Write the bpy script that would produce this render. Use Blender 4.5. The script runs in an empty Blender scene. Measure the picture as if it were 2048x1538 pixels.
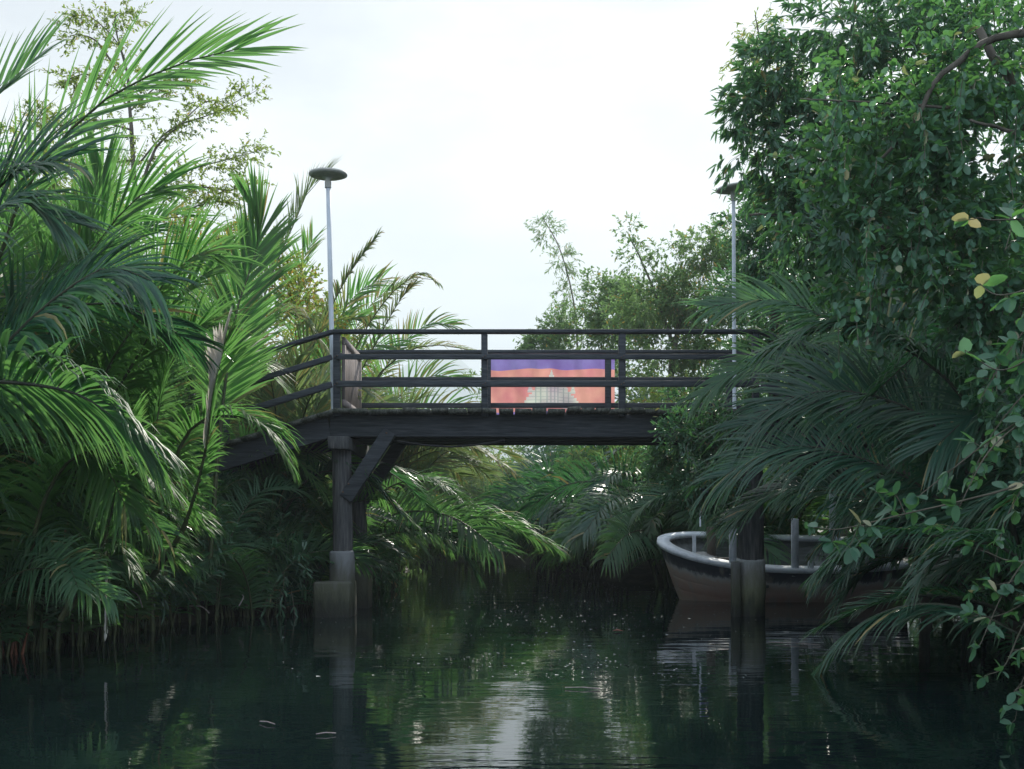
import bpy, math, random
import numpy as np
from mathutils import Vector

C = bpy.context
S = C.scene
R = math.radians
# ------------------------------------------------------------------ camera, sky, sun, exposure
F, CX, HY, CH = 2300.0, 1024.0, 1045.0, 1.15      # focal length in photo pixels, centre, horizon row, eye height (m)
cam = bpy.data.objects.new('camera', bpy.data.cameras.new('camera'))
S.collection.objects.link(cam)
cam.location = (0, 0, CH)
cam.rotation_euler = (R(90), 0, 0)
cam.data.sensor_width = 36
cam.data.lens = 36 * F / 2048
cam.data.shift_y = (HY - 769) / 2048
cam.data.clip_end = 6000
cam.data.clip_start = 0.05
S.camera = cam

SUN_EL, SUN_AZ = 35.0, 14.0        # azimuth measured from +Y (away from the camera) towards +X
w = bpy.data.worlds.new('World'); S.world = w; w.use_nodes = True
wn, wl = w.node_tree.nodes, w.node_tree.links
wn.clear()
wo = wn.new('ShaderNodeOutputWorld')
bg = wn.new('ShaderNodeBackground'); bg.inputs['Strength'].default_value = 0.1
sky = wn.new('ShaderNodeTexSky'); sky.sky_type = 'NISHITA'; sky.sun_disc = False
sky.sun_elevation = R(SUN_EL); sky.sun_rotation = R(SUN_AZ); sky.dust_density = 2.0
tc = wn.new('ShaderNodeTexCoord'); mp = wn.new('ShaderNodeMapping')
mp.inputs['Scale'].default_value = (1.0, 1.0, 2.6); mp.inputs['Location'].default_value = (0.35, 0.1, 0.2)
nz = wn.new('ShaderNodeTexNoise'); nz.inputs['Scale'].default_value = 2.3; nz.inputs['Detail'].default_value = 9; nz.inputs['Roughness'].default_value = 0.55
rp = wn.new('ShaderNodeValToRGB'); rp.color_ramp.elements[0].position = 0.40; rp.color_ramp.elements[1].position = 0.56
cl = wn.new('ShaderNodeMixRGB'); cl.inputs[1].default_value = (6.4, 6.4, 6.5, 1); cl.inputs[2].default_value = (8.4, 8.3, 8.25, 1)
nz2 = wn.new('ShaderNodeTexNoise'); nz2.inputs['Scale'].default_value = 5; nz2.inputs['Detail'].default_value = 6
mx = wn.new('ShaderNodeMixRGB')
wl.new(tc.outputs['Generated'], mp.inputs[0]); wl.new(mp.outputs[0], nz.inputs['Vector']); wl.new(mp.outputs[0], nz2.inputs['Vector'])
cr = wn.new('ShaderNodeMapRange'); cr.inputs[1].default_value = .38; cr.inputs[2].default_value = .6; wl.new(nz2.outputs[0], cr.inputs[0]); wl.new(cr.outputs[0], cl.inputs[0])
sxyz = wn.new('ShaderNodeSeparateXYZ'); wl.new(tc.outputs['Generated'], sxyz.inputs[0])
lo = wn.new('ShaderNodeMath'); lo.operation = 'MULTIPLY_ADD'; lo.inputs[1].default_value = -1.9; lo.inputs[2].default_value = .67      # cumulus sits low, thinner sky above it
lc = wn.new('ShaderNodeMath'); lc.operation = 'MAXIMUM'; lc.inputs[1].default_value = -.3
lx = wn.new('ShaderNodeMath'); lx.operation = 'MULTIPLY_ADD'; lx.inputs[1].default_value = .25
la = wn.new('ShaderNodeMath'); la.operation = 'ADD'
wl.new(sxyz.outputs['Z'], lo.inputs[0]); wl.new(lo.outputs[0], lc.inputs[0]); wl.new(sxyz.outputs['X'], lx.inputs[0]); wl.new(lc.outputs[0], lx.inputs[2]); wl.new(nz.outputs[0], la.inputs[0]); wl.new(lx.outputs[0], la.inputs[1]); wl.new(la.outputs[0], rp.inputs[0])
clr = wn.new('ShaderNodeMapRange'); clr.inputs[1].default_value = -.3; clr.inputs[2].default_value = .3       # cloud bank ahead, added brighter sky behind the viewer
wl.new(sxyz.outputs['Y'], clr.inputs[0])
cm = wn.new('ShaderNodeMath'); cm.operation = 'MULTIPLY'; wl.new(rp.outputs[0], cm.inputs[0]); wl.new(clr.outputs[0], cm.inputs[1]); wl.new(cm.outputs[0], mx.inputs[0])
vl = wn.new('ShaderNodeMath'); vl.operation = 'MULTIPLY'; vl.inputs[1].default_value = .97; wl.new(clr.outputs[0], vl.inputs[0])
skm = wn.new('ShaderNodeMixRGB'); skm.inputs[2].default_value = (4.8, 4.8, 5.1, 1)   # thin high cloud veil over the blue
wl.new(sky.outputs[0], skm.inputs[1]); wl.new(vl.outputs[0], skm.inputs[0])
wl.new(skm.outputs[0], mx.inputs[1]); wl.new(cl.outputs[0], mx.inputs[2])
bk = wn.new('ShaderNodeMixRGB'); bk.inputs[1].default_value = (4.9, 6.7, 9.4, 1); bk.inputs[2].default_value = (11, 12, 13.5, 1)     # unseen bright sky behind the viewer, added to light the shaded foliage
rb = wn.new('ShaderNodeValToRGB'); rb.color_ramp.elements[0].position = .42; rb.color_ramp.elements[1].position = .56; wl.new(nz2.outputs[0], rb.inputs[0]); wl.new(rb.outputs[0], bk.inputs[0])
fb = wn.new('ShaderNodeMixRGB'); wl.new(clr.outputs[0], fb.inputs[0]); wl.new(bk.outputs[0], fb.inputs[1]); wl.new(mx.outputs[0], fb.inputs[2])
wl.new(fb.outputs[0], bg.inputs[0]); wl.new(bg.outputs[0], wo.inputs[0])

sl = bpy.data.lights.new('sun', 'SUN'); sl.energy = 5.0; sl.angle = R(0.6); sl.color = (1.0, 0.95, 0.85)
so = bpy.data.objects.new('sun', sl); S.collection.objects.link(so)
sd = Vector((math.sin(R(SUN_AZ)) * math.cos(R(SUN_EL)), math.cos(R(SUN_AZ)) * math.cos(R(SUN_EL)), math.sin(R(SUN_EL))))
so.rotation_euler = sd.to_track_quat('Z', 'Y').to_euler()
so.location = (8, 20, 20)

S.view_settings.view_transform = 'Standard'; S.view_settings.look = 'None'
S.view_settings.exposure = 0.55; S.view_settings.gamma = 1.0
S.render.engine = 'CYCLES'
cy = S.cycles
cy.max_bounces = 8; cy.diffuse_bounces = 4; cy.glossy_bounces = 3; cy.transmission_bounces = 4; cy.transparent_max_bounces = 4; cy.volume_bounces = 0
cy.use_denoising = True
cy.caustics_reflective = False; cy.caustics_refractive = False
cy.sample_clamp_indirect = 6.0

rng = np.random.default_rng(11)
random.seed(5)
Z = np.array([0, 0, 1.0])

def at(px, py, Y):
    return np.array([(px - CX) / F * Y, Y, CH + (HY - py) / F * Y])

# ------------------------------------------------------------------ node helpers and materials
def newmat(name):
    m = bpy.data.materials.new(name); m.use_nodes = True
    m.node_tree.nodes.clear()
    return m, m.node_tree.nodes, m.node_tree.links

def leaf_mat(name, c1, c2, trans, tmix=0.4, rough=0.42, dry=(0.34, 0.27, 0.12), spec=0.5):
    m, n, l = newmat(name)
    out = n.new('ShaderNodeOutputMaterial')
    p = n.new('ShaderNodeBsdfPrincipled'); p.inputs['Roughness'].default_value = rough
    p.inputs['Specular IOR Level'].default_value = spec
    t = n.new('ShaderNodeBsdfTranslucent')
    a = n.new('ShaderNodeAttribute'); a.attribute_name = 'var'
    d = n.new('ShaderNodeAttribute'); d.attribute_name = 'dry'
    oi = n.new('ShaderNodeObjectInfo')
    ad = n.new('ShaderNodeMath'); ad.operation = 'MULTIPLY_ADD'; ad.inputs[1].default_value = 0.35
    mu = n.new('ShaderNodeMath'); mu.operation = 'MULTIPLY'; mu.inputs[1].default_value = 0.65
    l.new(a.outputs['Fac'], mu.inputs[0]); l.new(oi.outputs['Random'], ad.inputs[0]); l.new(mu.outputs[0], ad.inputs[2])
    m1 = n.new('ShaderNodeMixRGB'); m1.inputs[1].default_value = (*c1, 1); m1.inputs[2].default_value = (*c2, 1)
    l.new(ad.outputs[0], m1.inputs[0])
    m2 = n.new('ShaderNodeMixRGB'); m2.inputs[2].default_value = (*dry, 1)
    l.new(d.outputs['Fac'], m2.inputs[0]); l.new(m1.outputs[0], m2.inputs[1])
    l.new(m2.outputs[0], p.inputs['Base Color'])
    m3 = n.new('ShaderNodeMixRGB'); m3.inputs[1].default_value = (*trans, 1); m3.inputs[2].default_value = (dry[0] * .9, dry[1] * .9, dry[2] * .6, 1)
    l.new(d.outputs['Fac'], m3.inputs[0])
    l.new(m3.outputs[0], t.inputs['Color'])
    mix = n.new('ShaderNodeMixShader'); mix.inputs[0].default_value = tmix
    l.new(p.outputs[0], mix.inputs[1]); l.new(t.outputs[0], mix.inputs[2]); l.new(mix.outputs[0], out.inputs[0])
    return m

def noise_mat(name, cols, scale=6, rough=0.8, bump=0.3, stretch=(1, 1, 1), detail=6, pos=(0.3, 0.7), spec=0.3, coord='Object', bdist=0.02):
    m, n, l = newmat(name)
    out = n.new('ShaderNodeOutputMaterial'); p = n.new('ShaderNodeBsdfPrincipled')
    p.inputs['Roughness'].default_value = rough; p.inputs['Specular IOR Level'].default_value = spec
    tc = n.new('ShaderNodeTexCoord'); mp = n.new('ShaderNodeMapping'); mp.inputs['Scale'].default_value = stretch
    nz = n.new('ShaderNodeTexNoise'); nz.inputs['Scale'].default_value = scale; nz.inputs['Detail'].default_value = detail
    nz.inputs['Roughness'].default_value = 0.62
    r = n.new('ShaderNodeValToRGB')
    el = r.color_ramp.elements
    el[0].position = pos[0]; el[1].position = pos[1]
    el[0].color = (*cols[0], 1); el[1].color = (*cols[-1], 1)
    for i, c in enumerate(cols[1:-1]):
        e = el.new(pos[0] + (pos[1] - pos[0]) * (i + 1) / (len(cols) - 1)); e.color = (*c, 1)
    b = n.new('ShaderNodeBump'); b.inputs['Strength'].default_value = bump; b.inputs['Distance'].default_value = bdist
    l.new(tc.outputs[coord], mp.inputs[0]); l.new(mp.outputs[0], nz.inputs['Vector'])
    l.new(nz.outputs[0], r.inputs[0]); l.new(r.outputs[0], p.inputs['Base Color'])
    l.new(nz.outputs[0], b.inputs['Height']); l.new(b.outputs[0], p.inputs['Normal'])
    l.new(p.outputs[0], out.inputs[0])
    return m

M = {}
M['palm_sun'] = leaf_mat('palm leaf sunny', (0.036, 0.105, 0.035), (0.075, 0.165, 0.05), (0.18, 0.45, 0.10), 0.56, 0.45, spec=0.35)  # sunlit copy of the palm leaf, light put into its colour
M['palm_shade'] = leaf_mat('palm leaf shaded', (0.012, 0.052, 0.036), (0.034, 0.104, 0.070), (0.07, 0.26, 0.07), 0.36, 0.26, spec=0.36)  # shaded copy of the palm leaf: shade put into darker, bluer colour
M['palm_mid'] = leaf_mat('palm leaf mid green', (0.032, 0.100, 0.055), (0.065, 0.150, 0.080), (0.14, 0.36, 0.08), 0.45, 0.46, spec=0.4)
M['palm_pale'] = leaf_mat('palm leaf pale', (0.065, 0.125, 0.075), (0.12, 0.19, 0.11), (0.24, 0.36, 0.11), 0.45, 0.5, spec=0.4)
M['palm_white'] = leaf_mat('withered white palm leaf', (0.50, 0.47, 0.43), (0.68, 0.65, 0.60), (0.75, 0.70, 0.62), 0.5, 0.6, spec=0.2)
M['leaf_dark'] = leaf_mat('tree leaf dark', (0.030, 0.095, 0.055), (0.075, 0.165, 0.095), (0.13, 0.34, 0.09), 0.38, 0.36, spec=0.7)
M['leaf_round'] = leaf_mat('round leaf', (0.032, 0.110, 0.065), (0.085, 0.19, 0.115), (0.15, 0.38, 0.08), 0.38, 0.38, dry=(0.5, 0.45, 0.28))
M['leaf_light'] = leaf_mat('tree leaf light', (0.07, 0.125, 0.035), (0.12, 0.19, 0.055), (0.36, 0.50, 0.08), 0.5, 0.45, dry=(0.55, 0.30, 0.05))
M['leaf_far'] = leaf_mat('tree leaf far', (0.06, 0.115, 0.045), (0.11, 0.18, 0.06), (0.24, 0.42, 0.13), 0.5, 0.5, dry=(0.5, 0.33, 0.08))
M['rachis'] = noise_mat('palm stem', [(0.03, 0.05, 0.02), (0.08, 0.085, 0.035)], 8, 0.5, 0.1)
M['rachis_dark'] = noise_mat('palm stem dark', [(0.018, 0.026, 0.016), (0.05, 0.055, 0.03)], 8, 0.5, 0.1)
M['bark'] = noise_mat('bark', [(0.05, 0.042, 0.032), (0.16, 0.14, 0.11)], 9, 0.85, 0.6, (1, 1, 0.25))
M['twig'] = noise_mat('twig', [(0.07, 0.065, 0.045), (0.15, 0.14, 0.10)], 9, 0.8, 0.2)
M['wood'] = noise_mat('dark stained timber', [(0.018, 0.022, 0.027), (0.045, 0.052, 0.060), (0.085, 0.092, 0.098)], 5, 0.72, 0.5, (0.6, 3, 8), pos=(0.3, 0.75))
M['wood_post'] = noise_mat('dark weathered post', [(0.025, 0.028, 0.032), (0.085, 0.085, 0.085), (0.20, 0.19, 0.18)], 6, 0.8, 0.6, (7, 7, 0.5), pos=(0.3, 0.8))
M['plank'] = noise_mat('mossy deck plank', [(0.022, 0.025, 0.022), (0.07, 0.075, 0.06), (0.14, 0.14, 0.12)], 7, 0.85, 0.6, (6, 0.8, 4))
M['gate'] = noise_mat('sun bleached slats', [(0.17, 0.14, 0.13), (0.34, 0.29, 0.27)], 8, 0.8, 0.4, (4, 4, 0.6))
M['concrete'] = noise_mat('water stained concrete', [(0.09, 0.095, 0.085), (0.22, 0.22, 0.21), (0.40, 0.40, 0.39)], 4, 0.85, 0.5, (2.2, 2.2, 0.6), pos=(0.3, 0.72))
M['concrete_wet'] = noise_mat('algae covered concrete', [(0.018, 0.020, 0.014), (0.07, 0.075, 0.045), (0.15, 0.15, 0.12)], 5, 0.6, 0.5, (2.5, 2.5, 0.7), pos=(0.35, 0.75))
M['paint_white'] = noise_mat('weathered white paint', [(0.38, 0.42, 0.46), (0.62, 0.66, 0.70)], 7, 0.5, 0.1, (1, 1, 0.4))
M['lamp_head'] = noise_mat('dusty lamp disc', [(0.34, 0.34, 0.31), (0.58, 0.56, 0.50)], 16, 0.6, 0.1)
M['rubber'] = noise_mat('black cable', [(0.012, 0.012, 0.014), (0.03, 0.03, 0.032)], 12, 0.6, 0.1)
M['mud'] = noise_mat('bank mud', [(0.012, 0.011, 0.008), (0.035, 0.030, 0.020), (0.07, 0.065, 0.04)], 2.4, 0.75, 0.9, bdist=0.08)
M['hill'] = noise_mat('wooded hill', [(0.05, 0.09, 0.05), (0.10, 0.15, 0.08)], 0.08, 0.9, 0.8, bdist=2)
M['boat_white'] = noise_mat('chalky boat paint', [(0.36, 0.41, 0.45), (0.62, 0.66, 0.70), (0.74, 0.77, 0.80)], 6, 0.55, 0.2, pos=(0.25, 0.7))
M['boat_in'] = noise_mat('boat inside boards', [(0.10, 0.11, 0.11), (0.26, 0.27, 0.27)], 5, 0.8, 0.4, (0.6, 4, 4))
M['tarp'] = noise_mat('crumpled grey tarp', [(0.22, 0.22, 0.21), (0.42, 0.42, 0.40)], 9, 0.7, 0.8)
M['redstem'] = noise_mat('reddish stem', [(0.10, 0.035, 0.02), (0.26, 0.10, 0.055)], 9, 0.6, 0.3)

M['rust'] = noise_mat('rusty iron', [(.06, .035, .025), (.16, .10, .07)], 30, .7, .2)
M['speck'] = noise_mat('pale litter', [(.28, .30, .28), (.5, .52, .5)], 20, .8, 0)
# ------------------------------------------------------------------ object helpers
def tag(o, label=None, cat=None, group=None, kind=None):
    if label: o['label'] = label
    if cat: o['category'] = cat
    if group: o['group'] = group
    if kind: o['kind'] = kind
    return o

def empty(name, loc=(0, 0, 0), label=None, cat=None, group=None):
    o = bpy.data.objects.new(name, None); S.collection.objects.link(o)
    o.location = Vector([float(v) for v in loc]); o.empty_display_size = 0.2
    return tag(o, label, cat, group)

class Buf:
    """collects quads, then links them as one mesh object"""
    def __init__(s): s.V = []; s.Q = []; s.mi = []; s.var = []; s.dry = []; s.n = 0
    def add(s, V, Q, mi=0, var=0.5, dry=0.0):
        V = np.asarray(V, float).reshape(-1, 3); Q = np.asarray(Q, int).reshape(-1, 4)
        k = len(Q)
        s.V.append(V); s.Q.append(Q + s.n); s.n += len(V)
        s.mi.append(np.broadcast_to(np.asarray(mi), (k,)))
        s.var.append(np.broadcast_to(np.asarray(var, float), (k,))); s.dry.append(np.broadcast_to(np.asarray(dry, float), (k,)))
    def build(s, name, mats, parent=None, smooth=False, attrs=False):
        V = np.concatenate(s.V); Q = np.concatenate(s.Q)
        off = np.zeros(3)
        if parent is not None: off = np.array(parent.location)
        me = bpy.data.meshes.new(name)
        me.vertices.add(len(V)); me.vertices.foreach_set('co', (V - off).astype(np.float32).ravel())
        me.loops.add(len(Q) * 4); me.loops.foreach_set('vertex_index', Q.astype(np.int32).ravel())
        me.polygons.add(len(Q)); me.polygons.foreach_set('loop_start', np.arange(0, len(Q) * 4, 4, dtype=np.int32))
        for m in mats: me.materials.append(m)
        if len(mats) > 1: me.polygons.foreach_set('material_index', np.concatenate(s.mi).astype(np.int32))
        if attrs:
            a = me.attributes.new('var', 'FLOAT', 'FACE'); a.data.foreach_set('value', np.concatenate(s.var).astype(np.float32))
            a = me.attributes.new('dry', 'FLOAT', 'FACE'); a.data.foreach_set('value', np.concatenate(s.dry).astype(np.float32))
        if smooth: me.polygons.foreach_set('use_smooth', np.ones(len(Q), bool))
        me.update(calc_edges=True)
        o = bpy.data.objects.new(name, me); S.collection.objects.link(o)
        if parent is not None: o.parent = parent
        return o
    # ---- solids
    def box(s, a, b, mi=0, jit=0.0):
        x0, y0, z0 = a; x1, y1, z1 = b
        V = np.array([(x, y, z) for z in (z0, z1) for y in (y0, y1) for x in (x0, x1)], float)
        if jit: V = V + rng.normal(0, jit, V.shape)
        s.add(V, [(0, 2, 3, 1), (4, 5, 7, 6), (0, 1, 5, 4), (2, 6, 7, 3), (0, 4, 6, 2), (1, 3, 7, 5)], mi)
    def beam(s, p, q, wy, wz, mi=0):
        """box from p to q; wy its width across Y, wz its depth in the vertical plane"""
        p = np.array(p, float); q = np.array(q, float); d = (q - p) / np.linalg.norm(q - p)
        side = np.cross(d, Z); L = np.linalg.norm(side)
        side = side / L if L > 1e-4 else np.array([0, 1.0, 0])
        up = np.cross(side, d)
        V = []
        for c in (p, q):
            for a, b in ((-1, -1), (1, -1), (1, 1), (-1, 1)): V.append(c + side * a * wy / 2 + up * b * wz / 2)
        s.add(V, [(0, 1, 2, 3), (7, 6, 5, 4), (0, 4, 5, 1), (1, 5, 6, 2), (2, 6, 7, 3), (3, 7, 4, 0)], mi)
    def tube(s, P, r, k=6, mi=0, var=0.5, cap=True):
        P = np.asarray(P, float); n = len(P); r = np.broadcast_to(np.asarray(r, float), (n,))
        T = np.gradient(P, axis=0); T /= np.linalg.norm(T, axis=1)[:, None] + 1e-9
        ref = np.array([0.13, 1.0, 0.07]) if abs(T[0][1]) < 0.9 else np.array([1.0, 0.1, 0])
        A = np.cross(T, ref); A /= np.linalg.norm(A, axis=1)[:, None] + 1e-9
        B = np.cross(T, A)
        th = np.linspace(0, 2 * np.pi, k, endpoint=False)
        V = P[:, None] + r[:, None, None] * (np.cos(th)[None, :, None] * A[:, None] + np.sin(th)[None, :, None] * B[:, None])
        i = np.arange(n - 1)[:, None] * k; j = np.arange(k)[None]; j2 = (j + 1) % k
        Q = np.stack([i + j, i + j2, i + k + j2, i + k + j], -1).reshape(-1, 4)
        s.add(V.reshape(-1, 3), Q, mi, var)
        if cap and k % 2 == 0:
            for base in (0, (n - 1) * k):
                for a in range(k // 2 - 1):
                    s.Q.append(np.array([[s.n - n * k + base + 0, s.n - n * k + base + 1 + 2 * a, s.n - n * k + base + 2 + 2 * a, s.n - n * k + base + (3 + 2 * a) % k]]))
                    s.mi.append(np.array([mi])); s.var.append(np.array([0.5])); s.dry.append(np.array([0.0]))

def bez(P, t):
    """smooth curve through a control polygon (2 to 4 Bezier points)"""
    P = [np.asarray(p, float) for p in P]; t = np.asarray(t)[:, None]
    if len(P) == 3: return (1 - t) ** 2 * P[0] + 2 * (1 - t) * t * P[1] + t ** 2 * P[2]
    if len(P) == 2: return (1 - t) * P[0] + t * P[1]
    return (1 - t) ** 3 * P[0] + 3 * (1 - t) ** 2 * t * P[1] + 3 * (1 - t) * t ** 2 * P[2] + t ** 3 * P[3]

def spline(P, n):
    """Catmull-Rom through points"""
    P = np.asarray(P, float); P = np.vstack([2 * P[0] - P[1], P, 2 * P[-1] - P[-2]])
    m = len(P) - 3; u = np.linspace(0, m - 1e-6, n); i = u.astype(int); f = (u - i)[:, None]
    a, b, c, d = P[i], P[i + 1], P[i + 2], P[i + 3]
    return 0.5 * (2 * b + (c - a) * f + (2 * a - 5 * b + 4 * c - d) * f ** 2 + (3 * b - a - 3 * c + d) * f ** 3)

nrm = lambda A: A / (np.linalg.norm(A, axis=-1, keepdims=True) + 1e-9)

def frond(parent, P, mats, nl=58, ll=0.85, lw=0.045, droop=0.7, s0=0.22, roll=0.0, vee=0.35, r0=0.028, seg=4, fold=True, dry=0.04, tipdry=0.12, spline_pts=True, gaps=0.04, name='frond', jit=0.06, angle=(72, 24), sides=(-1, 1), dense=True):
    """one pinnate palm leaf: rachis with two rows of drooping folded leaflets"""
    b = Buf()
    if dense: nl = int(nl * (1.5 if fold else 1.4)); lw *= (.68 if fold else .66)
    C_ = spline(P, 60) if spline_pts else bez(P, np.linspace(0, 1, 60))
    arc = np.concatenate([[0], np.cumsum(np.linalg.norm(np.diff(C_, axis=0), axis=1))]); arc /= arc[-1]
    ti = np.linspace(0, 1, 15); rp_ = np.stack([np.interp(ti, arc, C_[:, k]) for k in range(3)], 1)
    b.tube(rp_, r0 * (1 - 0.86 * ti), 5, 1, cap=False)
    u = np.linspace(0, 1, nl); tt = s0 + (1 - s0) * u
    for sg in sides:
        t = np.clip(tt + rng.normal(0, 0.004, nl), 0, 1)
        keep = rng.random(nl) > gaps
        t = t[keep]; uu = u[keep]; n = len(t)
        p = np.stack([np.interp(t, arc, C_[:, k]) for k in range(3)], 1)
        q = np.stack([np.interp(np.clip(t + 0.02, 0, 1), arc, C_[:, k]) for k in range(3)], 1)
        q0 = np.stack([np.interp(np.clip(t - 0.02, 0, 1), arc, C_[:, k]) for k in range(3)], 1)
        T = nrm(q - q0)
        U = nrm(Z - T * (T @ Z)[:, None]); Sd = np.cross(T, U)
        cr, sr = math.cos(roll), math.sin(roll)
        U, Sd = U * cr + Sd * sr, Sd * cr - U * sr
        a = np.radians(angle[0] + (angle[1] - angle[0]) * uu ** 1.1 + rng.normal(0, 3 + jit * 30, n))
        v = vee + rng.normal(0, jit, n)
        d = T * np.cos(a)[:, None] + (Sd * sg * np.cos(v)[:, None] + U * np.sin(v)[:, None]) * np.sin(a)[:, None]
        L = ll * (0.42 + 0.58 * np.sin(np.pi * np.clip(0.12 + 0.80 * uu, 0, 1)) ** 0.8) * rng.uniform(0.85, 1.1, n)
        g = droop * rng.uniform(0.6, 1.5, n)
        prof = np.array([0.55, 1.0, 0.85, 0.5, 0.0]) if seg == 4 else np.array([0.6, 1.0, 0.7, 0.0])
        ks = seg + 1
        pts = [p]; dirs = [nrm(d)]
        for k in range(seg):
            d = nrm(d - Z * (g * (0.25 + k) / seg * 0.55)[:, None])
            pts.append(pts[-1] + d * (L / seg)[:, None]); dirs.append(d)
        pts = np.stack(pts, 1); dirs = np.stack(dirs, 1)
        Wd = nrm(T[:, None] - dirs * np.sum(dirs * T[:, None], -1, keepdims=True))
        N = np.cross(Wd, dirs)
        wd = (lw * rng.uniform(0.8, 1.15, n))[:, None, None] * prof[None, :, None] * 0.5
        var = rng.random(n); dr = np.where(rng.random(n) < dry, rng.uniform(0.4, 1.0, n), rng.uniform(0, 0.08, n))
        dseg = np.clip(dr[:, None] + np.linspace(-0.6, 1, seg)[None] ** 3 * tipdry * rng.random(n)[:, None], 0, 1)
        if fold:
            V = np.stack([pts - Wd * wd + N * wd * 0.45, pts, pts + Wd * wd + N * wd * 0.45], 2)   # n, ks, 3, 3
            base = (np.arange(n) * ks * 3)[:, None, None] + (np.arange(seg) * 3)[None, :, None] + np.arange(2)[None, None]
            Q = np.stack([base, base + 1, base + 4, base + 3], -1).reshape(-1, 4)
            b.add(V.reshape(-1, 3), Q, 0, np.repeat(var, seg * 2), np.repeat(dseg.ravel(), 2))
        else:
            V = np.stack([pts - Wd * wd, pts + Wd * wd], 2)
            base = (np.arange(n) * ks * 2)[:, None] + (np.arange(seg) * 2)[None]
            Q = np.stack([base, base + 1, base + 3, base + 2], -1).reshape(-1, 4)
            b.add(V.reshape(-1, 3), Q, 0, np.repeat(var, seg), dseg.ravel())
    return b.build(name, mats, parent, attrs=True)

def leaves(b, P, D, ln, wd, droop=0.3, mi=0, dry=0.03, spread=0.9, round_=False):
    """folded oval leaves at points P pointing roughly along D"""
    n = len(P)
    d = nrm(D + rng.normal(0, spread, (n, 3)) - Z * droop)
    side = nrm(np.cross(d, nrm(Z + rng.normal(0, 0.55, (n, 3)))))
    N = np.cross(side, d)
    L = (ln * rng.uniform(0.55, 1.15, n))[:, None]; W = (wd * rng.uniform(0.6, 1.1, n))[:, None] / 2
    cur = -N * L * rng.uniform(0.0, 0.22, n)[:, None]
    dr = np.where(rng.random(n) < dry, rng.uniform(0.5, 1, n), 0.0)
    if round_:
        l = lambda f, w_, c, sg: P + d * L * f + sg * side * W * w_ + N * W * .3 * w_ + cur * c
        V = np.stack([P, P + d * L * .5 + cur * .3, P + d * L + cur, l(.16, .66, .05, -1), l(.5, 1, .3, -1), l(.84, .66, .75, -1), l(.16, .66, .05, 1), l(.5, 1, .3, 1), l(.84, .66, .75, 1)], 1)
        base = (np.arange(n) * 9)[:, None]
        Q = np.stack([base + np.array([q]) for q in ((0, 3, 4, 1), (1, 4, 5, 2), (0, 1, 7, 6), (1, 2, 8, 7))], 1).reshape(-1, 4)
        b.add(V.reshape(-1, 3), Q, mi, np.repeat(rng.random(n), 4), np.repeat(dr, 4)); return
    V = np.stack([P, P + d * L * 0.30 - side * W + N * W * .35, P + d * L * 0.72 - side * W * .8 + N * W * .3 + cur * .5, P + d * L + cur,
                  P + d * L * 0.72 + side * W * .8 + N * W * .3 + cur * .5, P + d * L * 0.30 + side * W + N * W * .35], 1)
    base = (np.arange(n) * 6)[:, None]
    Q = np.stack([base + np.array([[0, 1, 2, 3]]), base + np.array([[0, 3, 4, 5]])], 1).reshape(-1, 4)
    b.add(V.reshape(-1, 3), Q, mi, np.repeat(rng.random(n), 2), np.repeat(dr, 2))

def twigs(b, P, D, tl, per, ln, wd, droop=0.3, dry=0.03, spread=0.7, sag=0.25, stem=0.004, whorl=0.0, round_=False):
    """leafy twigs: P bases, D directions"""
    n = len(P); D = nrm(D)
    L = tl * rng.uniform(0.6, 1.25, n)
    mid = P + D * (L * .5)[:, None]; end = P + D * L[:, None] - Z * (L * sag)[:, None]
    # thin ribbon stems
    sd = nrm(np.cross(D, Z + 0.01)) * stem
    V = np.stack([P - sd, P + sd, mid - sd, mid + sd, end - sd * .5, end + sd * .5], 1).reshape(-1, 3)
    base = (np.arange(n) * 6)[:, None]
    Q = np.stack([base + np.array([[0, 1, 3, 2]]), base + np.array([[2, 3, 5, 4]])], 1).reshape(-1, 4)
    b.add(V, Q, 1)
    s = rng.random((n, per)); s = whorl + (1 - whorl) * s
    s = s[..., None]
    Lp = (1 - s) ** 2 * P[:, None] + 2 * (1 - s) * s * mid[:, None] + s ** 2 * end[:, None]
    Dd = np.repeat(D, per, 0)
    leaves(b, Lp.reshape(-1, 3), Dd, ln, wd, droop, 0, dry, spread, round_)

def blob_pts(c, r, n, shell=0.45):
    u = nrm(rng.normal(size=(n, 3))); rad = (shell + (1 - shell) * rng.random(n)) ** 0.8
    return np.asarray(c) + u * rad[:, None] * np.asarray(r), u

def crown_blobs(b, blobs, tl, per, ln, wd, sub=9, **kw):
    """each blob is broken into smaller clumps so gaps and uneven outlines appear"""
    for (c, r, n) in blobs:
        r = np.asarray(r, float)
        cc, _ = blob_pts(c, r * 0.85, sub, 0.35)
        k = max(1, n // sub)
        for q in cc:
            rr = r * rng.uniform(0.28, 0.5)
            P, u = blob_pts(q, rr, k, 0.3)
            out = nrm(nrm(P - np.asarray(c)) + u * 0.8 + np.array([0, 0, 0.15]))
            twigs(b, P, out, tl, per, ln, wd, **kw)

def trunk_buf(paths, k=8):
    b = Buf()
    for P, ra, rb in paths:
        P = spline(P, 16); t = np.linspace(0, 1, 16)
        P = P + rng.normal(0, ra * 0.12, P.shape) * (t > 0)[:, None]
        b.tube(P, ra + (rb - ra) * t ** 0.8, k)
    return b
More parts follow.
